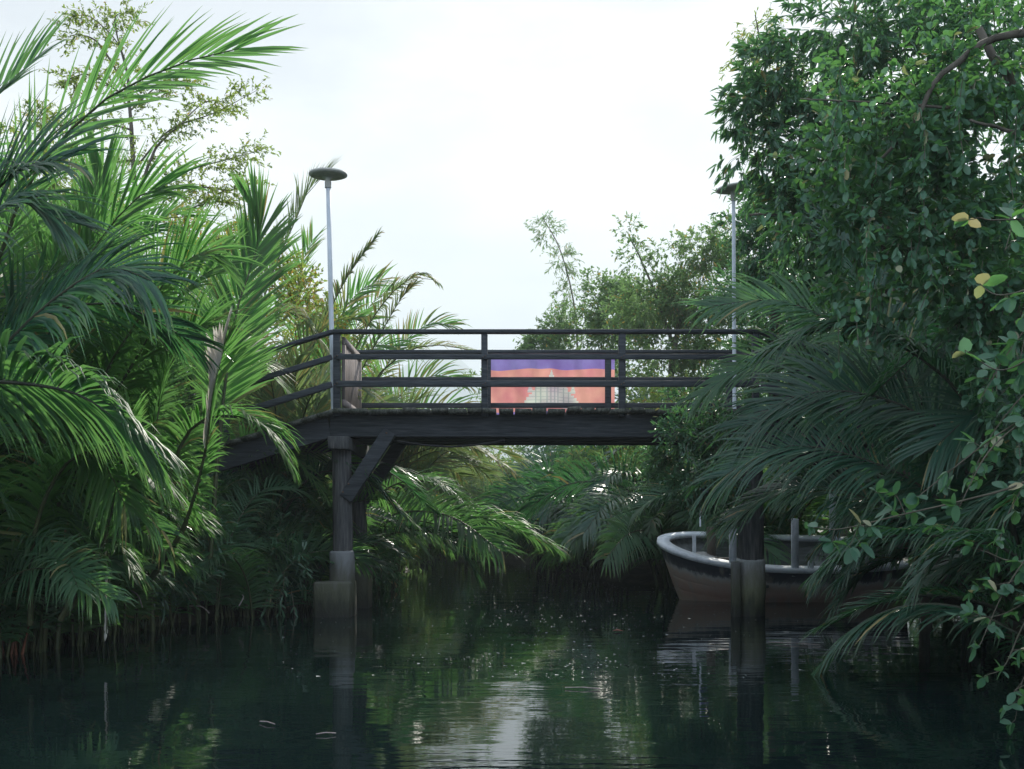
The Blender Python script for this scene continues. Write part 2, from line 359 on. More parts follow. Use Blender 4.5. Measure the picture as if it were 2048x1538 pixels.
# ------------------------------------------------------------------ ground, water, hill
YL = [-40, 0, 8, 10, 13, 15, 20, 28, 33, 38, 45, 60]; XLv = [-7, -5.3, -5.1, -4.8, -4.0, -3.0, -2.75, -2.3, -3.4, -8, -16, -40]
YR = [-40, 0, 8, 10, 13, 16, 18, 19.3, 20.5, 25, 30, 35, 40, 48, 60]; XRv = [7, 4.6, 4.3, 4.5, 5.2, 7.2, 7.0, 3.6, 2.6, 1.0, .7, .8, -3, -12, -34]
def xl(y): return np.interp(y, YL, XLv)
def xr(y): return np.interp(y, YR, XRv)

def tide_mat(k=1.0):
    m, n, l = newmat('concrete with algae tide line'); out = n.new('ShaderNodeOutputMaterial'); p = n.new('ShaderNodeBsdfPrincipled'); p.inputs['Roughness'].default_value = .75
    g = n.new('ShaderNodeNewGeometry'); sp = n.new('ShaderNodeSeparateXYZ'); l.new(g.outputs['Position'], sp.inputs[0])
    mp = n.new('ShaderNodeMapping'); mp.inputs['Scale'].default_value = (3, 3, .8); l.new(g.outputs['Position'], mp.inputs[0])
    nz = n.new('ShaderNodeTexNoise'); nz.inputs['Scale'].default_value = 5; nz.inputs['Detail'].default_value = 8; nz.inputs['Roughness'].default_value = .7; l.new(mp.outputs[0], nz.inputs['Vector'])
    a = n.new('ShaderNodeMath'); a.operation = 'MULTIPLY_ADD'; a.inputs[1].default_value = .55; l.new(nz.outputs[0], a.inputs[0]); l.new(sp.outputs['Z'], a.inputs[2])
    r = n.new('ShaderNodeValToRGB'); e = r.color_ramp.elements; e[0].position = .28; e[0].color = (.012, .013, .010, 1); e[1].position = 1.0; e[1].color = (.25 * k, .26 * k, .265 * k, 1)
    for pos, c in ((.42, (.03, .035, .018)), (.60, (.09, .095, .055)), (.80, (.14, .14, .12))): q = e.new(pos); q.color = (c[0] * k, c[1] * k, c[2] * k, 1)
    l.new(a.outputs[0], r.inputs[0]); l.new(r.outputs[0], p.inputs['Base Color'])
    b = n.new('ShaderNodeBump'); b.inputs['Strength'].default_value = .6; b.inputs['Distance'].default_value = .02; l.new(nz.outputs[0], b.inputs['Height']); l.new(b.outputs[0], p.inputs['Normal'])
    l.new(p.outputs[0], out.inputs[0]); return m
M['concrete_tide'] = tide_mat(.72); M['concrete_pale'] = tide_mat(1.45)
def build_ground():
    xs = np.concatenate([np.linspace(-1400, -30, 20), np.linspace(-26, 26, 150), np.linspace(30, 1400, 20)])
    ys = np.concatenate([np.linspace(-120, -4, 12), np.linspace(-2, 66, 150), np.linspace(75, 3200, 26)])
    X, Y = np.meshgrid(xs, ys)
    dist = np.maximum(xl(Y) - X, X - xr(Y))             # > 0 on the banks
    h = np.where(dist > 0, 0.38 * (1 - np.exp(-np.maximum(dist, 0) / 0.6)), -0.9 * (1 - np.exp(np.minimum(dist, 0) / 0.7)))
    h = h - 0.06 + 0.09 * np.sin(X * 3.1 + Y * 1.7) * np.cos(Y * 2.3 - X) + rng.normal(0, 0.035, X.shape)
    V = np.stack([X, Y, h], -1).reshape(-1, 3)
    ny, nx = X.shape
    i = (np.arange(ny - 1)[:, None] * nx + np.arange(nx - 1)[None]).ravel()
    b = Buf(); b.add(V, np.stack([i, i + 1, i + nx + 1, i + nx], 1))
    o = b.build('ground', [M['mud']], smooth=True); tag(o, kind='structure')
build_ground()

def water_mat():
    m, n, l = newmat('dark canal water')
    out = n.new('ShaderNodeOutputMaterial'); p = n.new('ShaderNodeBsdfPrincipled')
    p.inputs['Base Color'].default_value = (0.004, 0.010, 0.010, 1); p.inputs['Roughness'].default_value = 0.025; p.inputs['IOR'].default_value = 1.38
    tc = n.new('ShaderNodeTexCoord')
    def layer(scale, stretch, detail):
        mp = n.new('ShaderNodeMapping'); mp.inputs['Scale'].default_value = stretch
        z = n.new('ShaderNodeTexNoise'); z.inputs['Scale'].default_value = scale; z.inputs['Detail'].default_value = detail
        l.new(tc.outputs['Object'], mp.inputs[0]); l.new(mp.outputs[0], z.inputs['Vector']); return z
    a = layer(1.3, (0.55, 1.6, 1), 3); c = layer(9, (0.6, 1.5, 1), 2)
    big = layer(0.35, (0.6, 1, 1), 2)
    r = n.new('ShaderNodeMapRange'); r.inputs[1].default_value = 0.42; r.inputs[2].default_value = 0.62; r.inputs[3].default_value = 0.15; r.inputs[4].default_value = 1.0
    l.new(big.outputs[0], r.inputs[0])
    mu = n.new('ShaderNodeMath'); mu.operation = 'MULTIPLY'; l.new(c.outputs[0], mu.inputs[0]); l.new(r.outputs[0], mu.inputs[1])
    b1 = n.new('ShaderNodeBump'); b1.inputs['Strength'].default_value = 0.3; b1.inputs['Distance'].default_value = 0.02
    b2 = n.new('ShaderNodeBump'); b2.inputs['Strength'].default_value = 0.25; b2.inputs['Distance'].default_value = 0.006
    l.new(a.outputs[0], b1.inputs['Height']); l.new(mu.outputs[0], b2.inputs['Height']); l.new(b1.outputs[0], b2.inputs['Normal'])
    l.new(b2.outputs[0], p.inputs['Normal']); l.new(p.outputs[0], out.inputs[0])
    return m
b = Buf(); b.add([(-1400, -120, 0), (1400, -120, 0), (1400, 3200, 0), (-1400, 3200, 0)], [(0, 1, 2, 3)])
tag(b.build('water', [water_mat()]), kind='structure')

def build_hill():
    xs = np.linspace(-380, 380, 110); ys = np.linspace(820, 1300, 40)
    X, Y = np.meshgrid(xs, ys)
    prof = 150 * np.exp(-((X + 62) / 85) ** 2) + 80 * np.exp(-((X + 250) / 110) ** 2) + 70 * np.exp(-((X - 140) / 90) ** 2)
    h = prof * np.exp(-((Y - 1000) / 130) ** 2) + 3 * np.sin(X * .12) * np.cos(Y * .1) - 8 + rng.normal(0, 1.5, X.shape)
    ny, nx = X.shape; i = (np.arange(ny - 1)[:, None] * nx + np.arange(nx - 1)[None]).ravel()
    b = Buf(); b.add(np.stack([X, Y, h], -1).reshape(-1, 3), np.stack([i, i + 1, i + nx + 1, i + nx], 1))
    b.V = [v * (2.3, 2.3, 2.3) for v in b.V]
    tag(b.build('hill', [M['hill']], smooth=True), kind='structure')
build_hill()

# ------------------------------------------------------------------ footbridge
YN, YF = 14.05, 15.75
zN = lambda py, Y=YN: CH + (HY - py) / F * Y
xN = lambda px, Y=YN: (px - CX) / F * Y
DT = 2.53                                     # top of the deck
XA, XB = xN(674), xN(1511)                    # ends of the level span
SL = 0.305
bridge = empty('footbridge', (0.4, 14.9, 0), 'dark timber footbridge with slatted gate and concrete footed piers, crossing the canal', 'footbridge')
def part(b, name, mat, parent=bridge, **k):
    """child of bridge or of one of its parts"""
    if parent is bridge:
        o = b.build(name, mat, bridge)
        if name in ('post', 'rail', 'beam', 'ramp_beam', 'concrete_sleeve', 'concrete_footing', 'brace', 'pier_cap', 'support_post'):
            md = o.modifiers.new('worn edges', 'BEVEL'); md.width = .03 if 'concrete' in name else .008; md.segments = 2; md.limit_method = 'ANGLE'
        return o
    o = b.build(name, mat)
    for v in (o.data,):
        v.transform(__import__('mathutils').Matrix.Translation(-bridge.location))
    o.parent = parent
    return o
posts_x = [XA, xN(969), xN(1244), XB]
for X in posts_x:                                            # near posts
    b = Buf(); b.box((X - .04, YN - .045, DT - .09), (X + .04, YN + .045, zN(667) - .003), jit=.002); part(b, 'post', [M['wood']])
for X in [XA, xN(976, YF), xN(1216, YF), XB]:                # far posts
    b = Buf(); b.box((X - .04, YF - .045, DT - .003), (X + .04, YF + .045, zN(701, YF) - .003), jit=.002); part(b, 'post', [M['wood']])
def rails(Y, zs, yoff, x0=XA, x1=XB):
    for k, (z, hgt) in enumerate(zs):
        if k == 0: p, q = (x0 - .05, Y, z), (x1 + .06, Y, z); wy = .13
        else: p, q = (x0 + .0, Y + yoff, z), (x1, Y + yoff, z); wy = .035
        b = Buf()
        b.beam(p, q, wy, hgt)
        part(b, 'rail', [M['wood']])
nr = [(zN(663.5), .045), (zN(715), .066), (zN(769), .076)]
fr = [(zN(704, YF), .045), (zN(757.5, YF), .062), (zN(810, YF), .07)]
rails(YN, nr, -.065); rails(YF, fr, .065)
def sloped(Y, zs, yoff, xs, sgn):
    L = 6.2
    for k, (z, hgt) in enumerate(zs):
        b = Buf(); y = Y if k == 0 else Y + yoff
        b.beam((xs + sgn * .05, y, z - .003 * k), (xs + sgn * L, y, z - L * SL), .13 if k == 0 else .035, hgt)
        part(b, 'rail', [M['wood']])
for sgn, xs in ((-1, XA), (1, XB)):
    sloped(YN, nr, -.068, xs, sgn); sloped(YF, fr, .068, xs, sgn)
    for k in (1, 2, 3):
        for Y, zs in ((YN, nr), (YF, fr)):
            X = xs + sgn * 1.78 * k; b = Buf()
            b.box((X - .04, Y - .045, DT - .1 - 1.78 * k * SL), (X + .04, Y + .045, zs[0][0] - .03 - 1.78 * k * SL)); part(b, 'post', [M['wood']])
# deck boards laid across, uneven ends and gaps
b = Buf(); x = XA - .02
while x < XB:
    wdt = random.uniform(.15, .21); dz = random.choice((0, 0, .004, -.006, .012)); e = random.uniform(-.05, .03)
    if random.random() < .07: dz += .02
    b.box((x, YN - .13 + e, DT - .052 + dz), (x + wdt, YF + .1 + random.uniform(-.04, .04), DT + dz), jit=.003)
    x += wdt + random.choice((.008, .012, .02, .038))
part(b, 'deck', [M['plank']])
for sgn, xs in ((-1, XA - .03), (1, XB + .03)):
    b = Buf(); s_ = 0.0
    while s_ < 6.0:
        wdt = random.uniform(.15, .2)
        p = (xs + sgn * s_, (YN + YF) / 2, DT - .026 - s_ * SL); q = (xs + sgn * (s_ + wdt), (YN + YF) / 2, DT - .026 - (s_ + wdt) * SL)
        b.beam(p, q, YF - YN + .24 + random.uniform(-.06, .02), .05); s_ += wdt + .015
    part(b, 'ramp_deck', [M['plank']])
# long beams under the boards
for Y in (YN + .12, YN + .62, YN + 1.12, YF - .1):
    b = Buf(); b.box((XA - .1, Y - .06, 2.20), (XB + .1, Y + .06, DT - .056), jit=.004); part(b, 'beam', [M['wood']])
    for sgn, xs in ((-1, XA - .103), (1, XB + .103)):
        b = Buf(); b.beam((xs, Y, DT - .2 - .01), (xs + sgn * 5.9, Y, DT - .21 - 5.9 * SL), .115, .25); part(b, 'ramp_beam', [M['wood']])
# piers: two timber posts on concrete feet, cap beam, bracing
def pier(X, brace=True, sgn=1, pale=True):
    top = 2.20
    root = Buf(); root.box((X - .13, YN - .12, top - .16), (X + .13, YF + .12, top - .003), jit=.004)
    pr = part(root, 'pier_cap', [M['wood_post']])
    for Y, w_ in ((YN + .16, .13), (YF - .12, .13)) if pale else ((YN + .16, .165),):
        b = Buf(); P = np.array([(X + .0, Y, -.6), (X + .01, Y, .8), (X - .005, Y, top - .165)])
        b.tube(spline(P, 9), [w_ * 1.06, w_ * 1.04, w_ * 1.0, w_ * .98, w_ * .97, w_ * .98, w_ * .96, w_ * .95, w_ * .95], 10)
        part(b, 'pier_post', [M['wood_post']])
    if not pale:
        b = Buf(); P = np.linspace((X - .0, YN + .16, -.6), (X + .01, YN + .16, .72), 8); b.tube(P + rng.normal(0, .006, P.shape), .185, 12); part(b, 'concrete_sleeve', [M['concrete_pale']])
        return
    b = Buf(); P = np.linspace((X - .01, YN + .16, -.6), (X + .0, YN + .16, .80), 9); b.tube(P + rng.normal(0, .005, P.shape), np.linspace(.19, .158, 9), 10); part(b, 'concrete_sleeve', [M['concrete_tide']])
    b = Buf(); b.box((X - .30, YN - .14, -.6), (X + .15, YN + .42, .42), jit=.012); part(b, 'concrete_footing', [M['concrete_tide']])
    b = Buf(); b.box((X - .16, YF - .34, -.6), (X + .17, YF + .1, .62), jit=.012); part(b, 'concrete_sleeve', [M['concrete_tide']])
    if brace:
        for Y in (YN + .09, YF - .06):
            b = Buf(); b.beam((X + sgn * .06, Y, 1.44), (X + sgn * .60, Y, 2.27), .13, .17); part(b, 'brace', [M['wood']])
pier(xN(684, YN + .16)); pier(xN(1500, YN + .16), brace=False, pale=False)
b = Buf()
for X in posts_x:
    for z, _h in nr[1:]:
        for dx in (-.015, .015): b.tube([(X + dx, YN - .082, z + dx * .6), (X + dx, YN - .094, z + dx * .6)], .008, 6)
for X, z in ((XA + .05, 1.52), (XA + .12, 1.62), (XA + .58, 2.24), (XA + .02, 2.12), (XA - .03, 2.12)): b.tube([(X + .03, YN - .05, z), (X + .03, YN - .066, z)], .013, 6)
part(b, 'bolts', [M['rust']])
# small square post standing beside the right pier
b = Buf(); b.box((xN(1462, 14.1), 14.0, -.6), (xN(1479, 14.1), 14.12, .68), jit=.006); part(b, 'support_post', [M['concrete_tide']])
# ramp support standing in the shade of the palms
for sx in (340,):
    X = xN(sx, 14.4)
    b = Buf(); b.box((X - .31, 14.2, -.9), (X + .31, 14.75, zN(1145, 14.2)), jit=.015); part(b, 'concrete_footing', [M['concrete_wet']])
    b = Buf(); b.tube([(X, 14.45, .3), (X, 14.45, 1.48)], .12, 8); part(b, 'pier_post', [M['wood_post']])
# slatted gate standing across the deck at the top of the ramp
gx = xN(680) + .03
fr_ = Buf(); g0, g1 = YN + .07, YF - .07
zt = zN(669) - .02
fr_.box((gx - .02, g0, zt - .09), (gx + .02, g1, zt)); fr_.box((gx - .02, g0, DT + .05), (gx + .02, g1, DT + .13))
fr_.box((gx - .02, g0, DT + .133), (gx + .02, g0 + .09, zt - .093)); fr_.box((gx - .02, g1 - .09, DT + .133), (gx + .02, g1, zt - .093))
gate = part(fr_, 'gate', [M['gate']])
b = Buf(); y = g0 + .115
while y < g1 - .14:
    b.box((gx - .009, y, DT + .134), (gx + .009, y + .085, zt - .094), jit=.001); y += .115
sl_ = part(b, 'slats', [M['gate']], parent=gate); 
# cable slung below the beams
cb = spline([(xN(795, 14.1), 14.1, zN(882, 14.1)), (xN(850, 14.1), 14.1, zN(890, 14.1)), (xN(910, 14.1), 14.1, zN(893, 14.1)), (xN(980, 14.1), 14.1, zN(886, 14.1)), (xN(1010, 14.12), 14.12, zN(880, 14.12))], 24)
b = Buf(); b.tube(cb, .012, 6); tag(b.build('cable', [M['rubber']], smooth=True), 'black cable sagging below the middle beams of the footbridge', 'cable')

# ------------------------------------------------------------------ solar street lamps on the bridge
def street_lamp(px0, px1, ytop, Y, zbase, label, tilt=0.0, rad=.24, pw=.031):
    ztop = CH + (HY - ytop) / F * Y
    t = empty('street_lamp', ((px0 - CX) / F * Y, Y, zbase), label, 'street lamp', 'lamp posts on the footbridge')
    p0 = np.array(((px0 - CX) / F * Y, Y, zbase)); p1 = np.array(((px1 - CX) / F * Y, Y, ztop))
    b = Buf(); b.tube([p0, (p0 + p1) / 2, p1 - (0, 0, .05)], [pw, pw, pw * .9], 8); b.box(p0 - (.07, .07, .0), p0 + (.07, .07, .012))
    pole = b.build('pole', [M['paint_white']], t)
    b = Buf(); prof = [(.035, -.10), (.04, -.045), (.09, -.03), (rad * .8, -.018), (rad, .0), (rad * .98, .022), (rad * .6, .045), (.02, .055)]
    k = 28; V = []; th = np.linspace(0, 2 * np.pi, k, endpoint=False)
    for r, z in prof:
        V.append(np.stack([r * np.cos(th), r * np.sin(th), z + r * np.cos(th) * tilt], 1) + p1)
    V = np.concatenate(V); Q = [(i * k + j, i * k + (j + 1) % k, (i + 1) * k + (j + 1) % k, (i + 1) * k + j) for i in range(len(prof) - 1) for j in range(k)]
    b.add(V, Q); b.build('lamp_head', [M['lamp_head']], t, smooth=True)
    b = Buf(); b.tube([p1 + (0, 0, -.16), p1 + (0, 0, -.09)], pw * 1.35, 10); b.build('collar', [M['lamp_head']], t)
street_lamp(667, 656, 350, 14.28, DT - .02 - .0, 'white lamp post with full round disc head beside the slatted gate, against open sky')
street_lamp(1469, 1467, 378, 15.55, DT, 'thin lamp post at right end of bridge with disc head half hidden by leaves', tilt=.12, rad=.235, pw=.026)

# ------------------------------------------------------------------ flag on the far railing
def cloth_mat(name, c, tr):
    m, n, l = newmat(name); out = n.new('ShaderNodeOutputMaterial')
    p = n.new('ShaderNodeBsdfPrincipled'); p.inputs['Base Color'].default_value = (*c, 1); p.inputs['Roughness'].default_value = .8
    t = n.new('ShaderNodeBsdfTranslucent'); tc = n.new('ShaderNodeTexCoord'); nz = n.new('ShaderNodeTexNoise'); nz.inputs['Scale'].default_value = 2.6; nz.inputs['Detail'].default_value = 4; l.new(tc.outputs['Object'], nz.inputs['Vector'])
    fd = n.new('ShaderNodeMixRGB'); fd.inputs[1].default_value = (tr[0] * .78, tr[1] * .66, tr[2] * .80, 1); fd.inputs[2].default_value = (min(1, tr[0] * 1.1), min(1, tr[1] * 1.3), min(1, tr[2] * 1.15), 1)     # uneven backlight through the folds painted into the cloth, with dye wear
    mr = n.new('ShaderNodeMapRange'); mr.inputs[1].default_value = .35; mr.inputs[2].default_value = .65; l.new(nz.outputs[0], mr.inputs[0]); l.new(mr.outputs[0], fd.inputs[0]); l.new(fd.outputs[0], t.inputs[0])
    x = n.new('ShaderNodeMixShader'); x.inputs[0].default_value = .62
    l.new(p.outputs[0], x.inputs[1]); l.new(t.outputs[0], x.inputs[2]); l.new(x.outputs[0], out.inputs[0]); return m
FR = cloth_mat('flag red', (.58, .19, .18), (.80, .36, .34)); FB = cloth_mat('flag blue', (.14, .12, .36), (.28, .22, .56)); FW = cloth_mat('flag white', (.66, .64, .62), (.62, .60, .57)); FG = cloth_mat('flag grey', (.40, .42, .42), (.42, .45, .45))  # red and blue lightened to put haze and flare into the cloth
YG = YF + .20
fx0, fx1 = xN(977, YG), xN(1229, YG); fz1 = zN(705, YG); fh = 1.10
def fpos(u, v):                                # u 0..1 left to right, v 0 top .. 1 bottom
    x = fx0 + (fx1 - fx0) * u; z = fz1 - fh * v - .014 * np.sin(u * np.pi * 4.1 + .2) * (1 - .3 * v) - .018 * np.exp(-((u - .5) / .07) ** 2) * -1
    y = YG + .040 * np.sin(u * 17 + v * 2.2) * (.4 + v) + .016 * np.sin(u * 37 - v * 5) + .02 * np.exp(-((u - .62 - .1 * v) / .04) ** 2) + .012 * np.sin(v * 9 + u * 5)
    return np.stack([x, y, z], -1)
flag = empty('flag', (fx0, YG, fz1), 'blue and red flag with white temple hung on the far railing of the bridge', 'flag')
def fgrid(v0, v1, nu=90, nv=12):
    U, Vv = np.meshgrid(np.linspace(0, 1, nu), np.linspace(v0, v1, nv)); i = (np.arange(nv - 1)[:, None] * nu + np.arange(nu - 1)[None]).ravel()
    return fpos(U, Vv).reshape(-1, 3), np.stack([i, i + 1, i + nu + 1, i + nu], 1)
boxes = []                                     # white temple in the middle of the red stripe: stepped towers over terraces
def tower(uc, vt, vb, w0, steps=7):
    for k in range(steps):
        a = (k + .25) / steps; boxes.append((uc - w0 * a, uc + w0 * a, vt + (vb - vt) * k / steps, vt + (vb - vt) * (k + 1) / steps, 1))
tower(.5, .275, .54, .05, 9); tower(.405, .36, .54, .034); tower(.595, .36, .54, .034); tower(.33, .43, .58, .026, 5); tower(.67, .43, .58, .026, 5)
boxes = [(a, b_, c - .07, d - .07, m_) for a, b_, c, d, m_ in boxes]
boxes += [(.40, .60, .38, .44, 1), (.37, .63, .44, .485, 1), (.345, .655, .485, .53, 1), (.32, .68, .53, .57, 1), (.30, .70, .57, .61, 1), (.285, .715, .61, .70, 1)]
for v in (.46, .50, .53, .56, .60, .64): boxes.append((.31, .69, v, v + .006, 2))
for u in (.37, .41, .46, .49, .52, .545, .59, .63): boxes.append((u, u + .009, .44, .67, 2))
def fgrid(v0, v1, nu, nv):
    U, Vv = np.meshgrid(np.linspace(0, 1, nu), np.linspace(v0, v1, nv)); i = (np.arange(nv - 1)[:, None] * nu + np.arange(nu - 1)[None]).ravel()
    return fpos(U, Vv).reshape(-1, 3), np.stack([i, i + 1, i + nu + 1, i + nu], 1)
for nm, v0, v1, mt in (('blue_stripe', 0, .215, [FB]), ('red_stripe', .215, .75, [FR, FW, FG]), ('blue_stripe', .75, 1, [FB])):
    b = Buf(); nu, nv = (201, 80) if nm == 'red_stripe' else (90, 12)
    V, Q = fgrid(v0, v1, nu, nv); uc = (np.arange(nu - 1) + .5) / (nu - 1); vc = v0 + (v1 - v0) * (np.arange(nv - 1) + .5) / (nv - 1)
    mk = np.zeros((nv - 1, nu - 1), int)
    if nm == 'red_stripe':
        for u0, u1, a0, a1, c in boxes:
            sel = ((uc > u0) & (uc < u1))[None] & ((vc > a0) & (vc < a1))[:, None]
            if c == 2: sel &= mk == 1
            mk[sel] = c
    b.add(V, Q, mk.ravel()); b.build(nm, mt, flag, smooth=True)

# ------------------------------------------------------------------ moored wooden boat
def hull_mat():
    m, n, l = newmat('worn hull paint'); out = n.new('ShaderNodeOutputMaterial'); p = n.new('ShaderNodeBsdfPrincipled'); p.inputs['Roughness'].default_value = .6
    tc = n.new('ShaderNodeTexCoord'); sp = n.new('ShaderNodeSeparateXYZ'); l.new(tc.outputs['UV'], sp.inputs[0])
    nz = n.new('ShaderNodeTexNoise'); nz.inputs['Scale'].default_value = 5; nz.inputs['Detail'].default_value = 8; nz.inputs['Roughness'].default_value = .7
    mp = n.new('ShaderNodeMapping'); mp.inputs['Scale'].default_value = (2.2, 2.2, .7); l.new(tc.outputs['Object'], mp.inputs[0]); l.new(mp.outputs[0], nz.inputs['Vector'])
    a = n.new('ShaderNodeMath'); a.operation = 'MULTIPLY_ADD'; a.inputs[1].default_value = .22; l.new(nz.outputs[0], a.inputs[0]); l.new(sp.outputs['Y'], a.inputs[2])
    r = n.new('ShaderNodeValToRGB'); e = r.color_ramp.elements
    e[0].position = .0; e[0].color = (.05, .05, .035, 1); e[1].position = 1.0; e[1].color = (.05, .055, .065, 1)
    for pos, c in ((.18, (.26, .24, .18)), (.34, (.42, .36, .29)), (.42, (.44, .35, .27)), (.62, (.36, .23, .18)), (.84, (.42, .33, .27)), (.90, (.42, .41, .39)), (.94, (.10, .105, .12))):
        q = e.new(pos); q.color = (*c, 1)
    l.new(a.outputs[0], r.inputs[0])
    n2 = n.new('ShaderNodeTexNoise'); n2.inputs['Scale'].default_value = 2.5; n2.inputs['Detail'].default_value = 7; l.new(mp.outputs[0], n2.inputs['Vector'])
    r2 = n.new('ShaderNodeValToRGB'); r2.color_ramp.elements[0].position = .56; r2.color_ramp.elements[1].position = .66
    l.new(n2.outputs[0], r2.inputs[0])
    mx = n.new('ShaderNodeMixRGB'); mx.inputs[2].default_value = (.30, .27, .23, 1); ml = n.new('ShaderNodeMath'); ml.operation = 'MULTIPLY'; ml.inputs[1].default_value = .6
    l.new(r2.outputs[0], ml.inputs[0]); l.new(ml.outputs[0], mx.inputs[0]); l.new(r.outputs[0], mx.inputs[1]); l.new(mx.outputs[0], p.inputs['Base Color'])
    bp = n.new('ShaderNodeBump'); bp.inputs['Strength'].default_value = .4; bp.inputs['Distance'].default_value = .01; wv = n.new('ShaderNodeTexWave'); wv.bands_direction = 'Y'; wv.inputs['Scale'].default_value = 1.9; wv.inputs['Distortion'].default_value = .25; l.new(tc.outputs['UV'], wv.inputs['Vector'])   # strake seams
    pw = n.new('ShaderNodeMath'); pw.operation = 'POWER'; pw.inputs[1].default_value = .25; l.new(wv.outputs['Fac'], pw.inputs[0])
    sm = n.new('ShaderNodeMath'); sm.operation = 'MULTIPLY_ADD'; sm.inputs[1].default_value = 1.3; l.new(pw.outputs[0], sm.inputs[0]); l.new(nz.outputs[0], sm.inputs[2])
    l.new(sm.outputs[0], bp.inputs['Height']); l.new(bp.outputs[0], p.inputs['Normal'])
    l.new(p.outputs[0], out.inputs[0]); return m
def build_boat():
    B0 = np.array((xN(1318, 17.25), 17.25, 0)); yaw = R(-1.5); L = 3.5
    boat = empty('rowing_boat', B0, 'old wooden boat with white rim and faded red hull behind the right pier', 'boat')
    ca, sa = math.cos(yaw), math.sin(yaw)
    def W(p): x, y, z = p; z = z + y * .25; return np.array((B0[0] + x * ca - y * sa, B0[1] + x * sa + y * ca, z))
    s = np.concatenate([np.linspace(0, 1, 14) ** 1.5 * 1.5, np.linspace(1.75, L, 10)])
    hb = .92 * (1 - np.clip(1 - s / 1.45, 0, 1) ** 2.3) ** .52 * (1 - .25 * np.clip((s - 2.0) / 1.5, 0, 1) ** 2); hb[0] = .02
    zs = .70 + .16 * np.clip(1 - s / 1.9, 0, 1) ** 1.5 + .08 * np.clip((s - 2.8) / 1.5, 0, 1) ** 2
    ns = 9; a = np.linspace(0, 1, ns)              # keel -> gunwale
    def ring(i, inset=0.0):
        bw = max(hb[i] - inset, .005); out = []
        for t in a:
            y = bw * (.55 * math.sin(t * math.pi / 2) ** .7 + .45 * t ** .8) * (1 if t > 0 else 0)
            z = -.22 + inset + (zs[i] + .22 - inset) * t ** 1.25
            rake = .42 * (1 - t) ** 1.0 * max(0, 1 - s[i] / 1.9)
            out.append((s[i] + rake + inset * max(0, 1 - s[i] / .8), y, z))
        return out
    def shell(inset, name, mat, flip):
        b = Buf(); V = []
        for i in range(len(s)):
            r = ring(i, inset); V += [W((x, -y, z)) for x, y, z in r[::-1]] + [W(p) for p in r[1:]]
        k = 2 * ns - 1; Q = []
        for i in range(len(s) - 1):
            for j in range(k - 1):
                q = (i * k + j, i * k + j + 1, (i + 1) * k + j + 1, (i + 1) * k + j); Q.append(q[::-1] if flip else q)
        for j in range(ns - 1):
            e = (len(s) - 1) * k; Q.append((e + j, e + j + 1, e + k - 2 - j, e + k - 1 - j))
        b.add(V, Q); o = b.build(name, [mat], boat, smooth=True)
        uv = o.data.uv_layers.new(name='UVMap')
        tt = np.concatenate([a[::-1], a[1:]]); vi = np.zeros(len(o.data.loops), np.int32); o.data.loops.foreach_get('vertex_index', vi)
        uv.data.foreach_set('uv', np.stack([vi // k / len(s), tt[vi % k]], 1).astype(np.float32).ravel())
        return o
    shell(0.0, 'hull', hull_mat(), False); shell(.05, 'inner_hull', M['boat_in'], True)
    # wide flat gunwale rim
    b = Buf(); path = [(s[i], -hb[i]) for i in range(len(s) - 1, -1, -1)] + [(s[i], hb[i]) for i in range(1, len(s))]
    zz = list(zs[::-1]) + list(zs[1:]); P = np.array([(x, y, z) for (x, y), z in zip(path, zz)])
    T = np.gradient(P, axis=0); T[:, 2] = 0; T = nrm(T); Nn = np.stack([-T[:, 1], T[:, 0], 0 * T[:, 0]], 1)   # outward?
    cen = np.array([2.6, 0, 0]); sg = np.sign(np.sum((P - cen) * Nn, 1, keepdims=True)); Nn = Nn * sg
    rows = [P + Nn * .035 + (0, 0, -.035), P + Nn * .035 + (0, 0, .02), P - Nn * .15 + (0, 0, .024), P - Nn * .15 + (0, 0, -.035)]
    m_ = len(P); V = [W(p) for r_ in rows for p in r_]; Q = [(k * m_ + i, k * m_ + i + 1, ((k + 1) % 4) * m_ + i + 1, ((k + 1) % 4) * m_ + i) for k in range(4) for i in range(m_ - 1)]
    b.add(V, Q); b.build('gunwale', [M['boat_white']], boat)
    # floor boards and thwarts
    b = Buf()
    for k in range(5):
        y0 = -.42 + k * .17; V = [W(p) for p in ((.75 + abs(k - 2) * .12, y0, .10), (L - .2, y0, .10), (L - .2, y0 + .15, .10), (.75 + abs(k - 2) * .12, y0 + .15, .10))]
        b.add(V, [(0, 1, 2, 3)])
    b.build('floor_boards', [M['boat_in']], boat)
    for x in (1.35, 2.5):
        b = Buf(); p, q = W((x, -.86, .45)), W((x, .86, .45)); b.beam(p, q, .24, .035); b.build('bench', [M['boat_in']], boat)
    # white posts of the lost awning
    for x, y, z0, z1, w_ in ((.47, -.45, .45, 1.08, .026), (.97, -.80, .6, 1.32, .05), (1.84, -.86, .6, 1.42, .05), (1.5, .86, .6, 1.4, .05), (2.8, .86, .58, 1.4, .05)):
        p0, p1 = W((x, y, z0)), W((x + .015, y, z1)); b = Buf(); b.box(p0 - (w_, w_ * .5, 0), p0 + np.array((w_, w_ * .5, z1 - z0)), jit=.004); b.build('awning_post', [M['boat_white']], boat)
    for x in (1.08, 2.06):
        p = W((x, -.86, .70)); b = Buf(); b.tube([p, p + (0, 0, .04), p + (0, 0, .11), p + (0, 0, .13)], [.05, .045, .035, .02], 8); b.build('cleat', [M['paint_white']], boat, smooth=True)
    # bow staff with small pennant
    p = W((.72, .75, .9)); b = Buf(); b.tube([p, p + (.0, 0, .68)], .014, 6); st = b.build('staff', [M['paint_white']], boat)
    b = Buf(); b.add([p + (0, -.02, .62), p + (.13, -.03, .59), p + (.11, -.01, .50), p + (0, -.02, .48)], [(0, 1, 2, 3)])
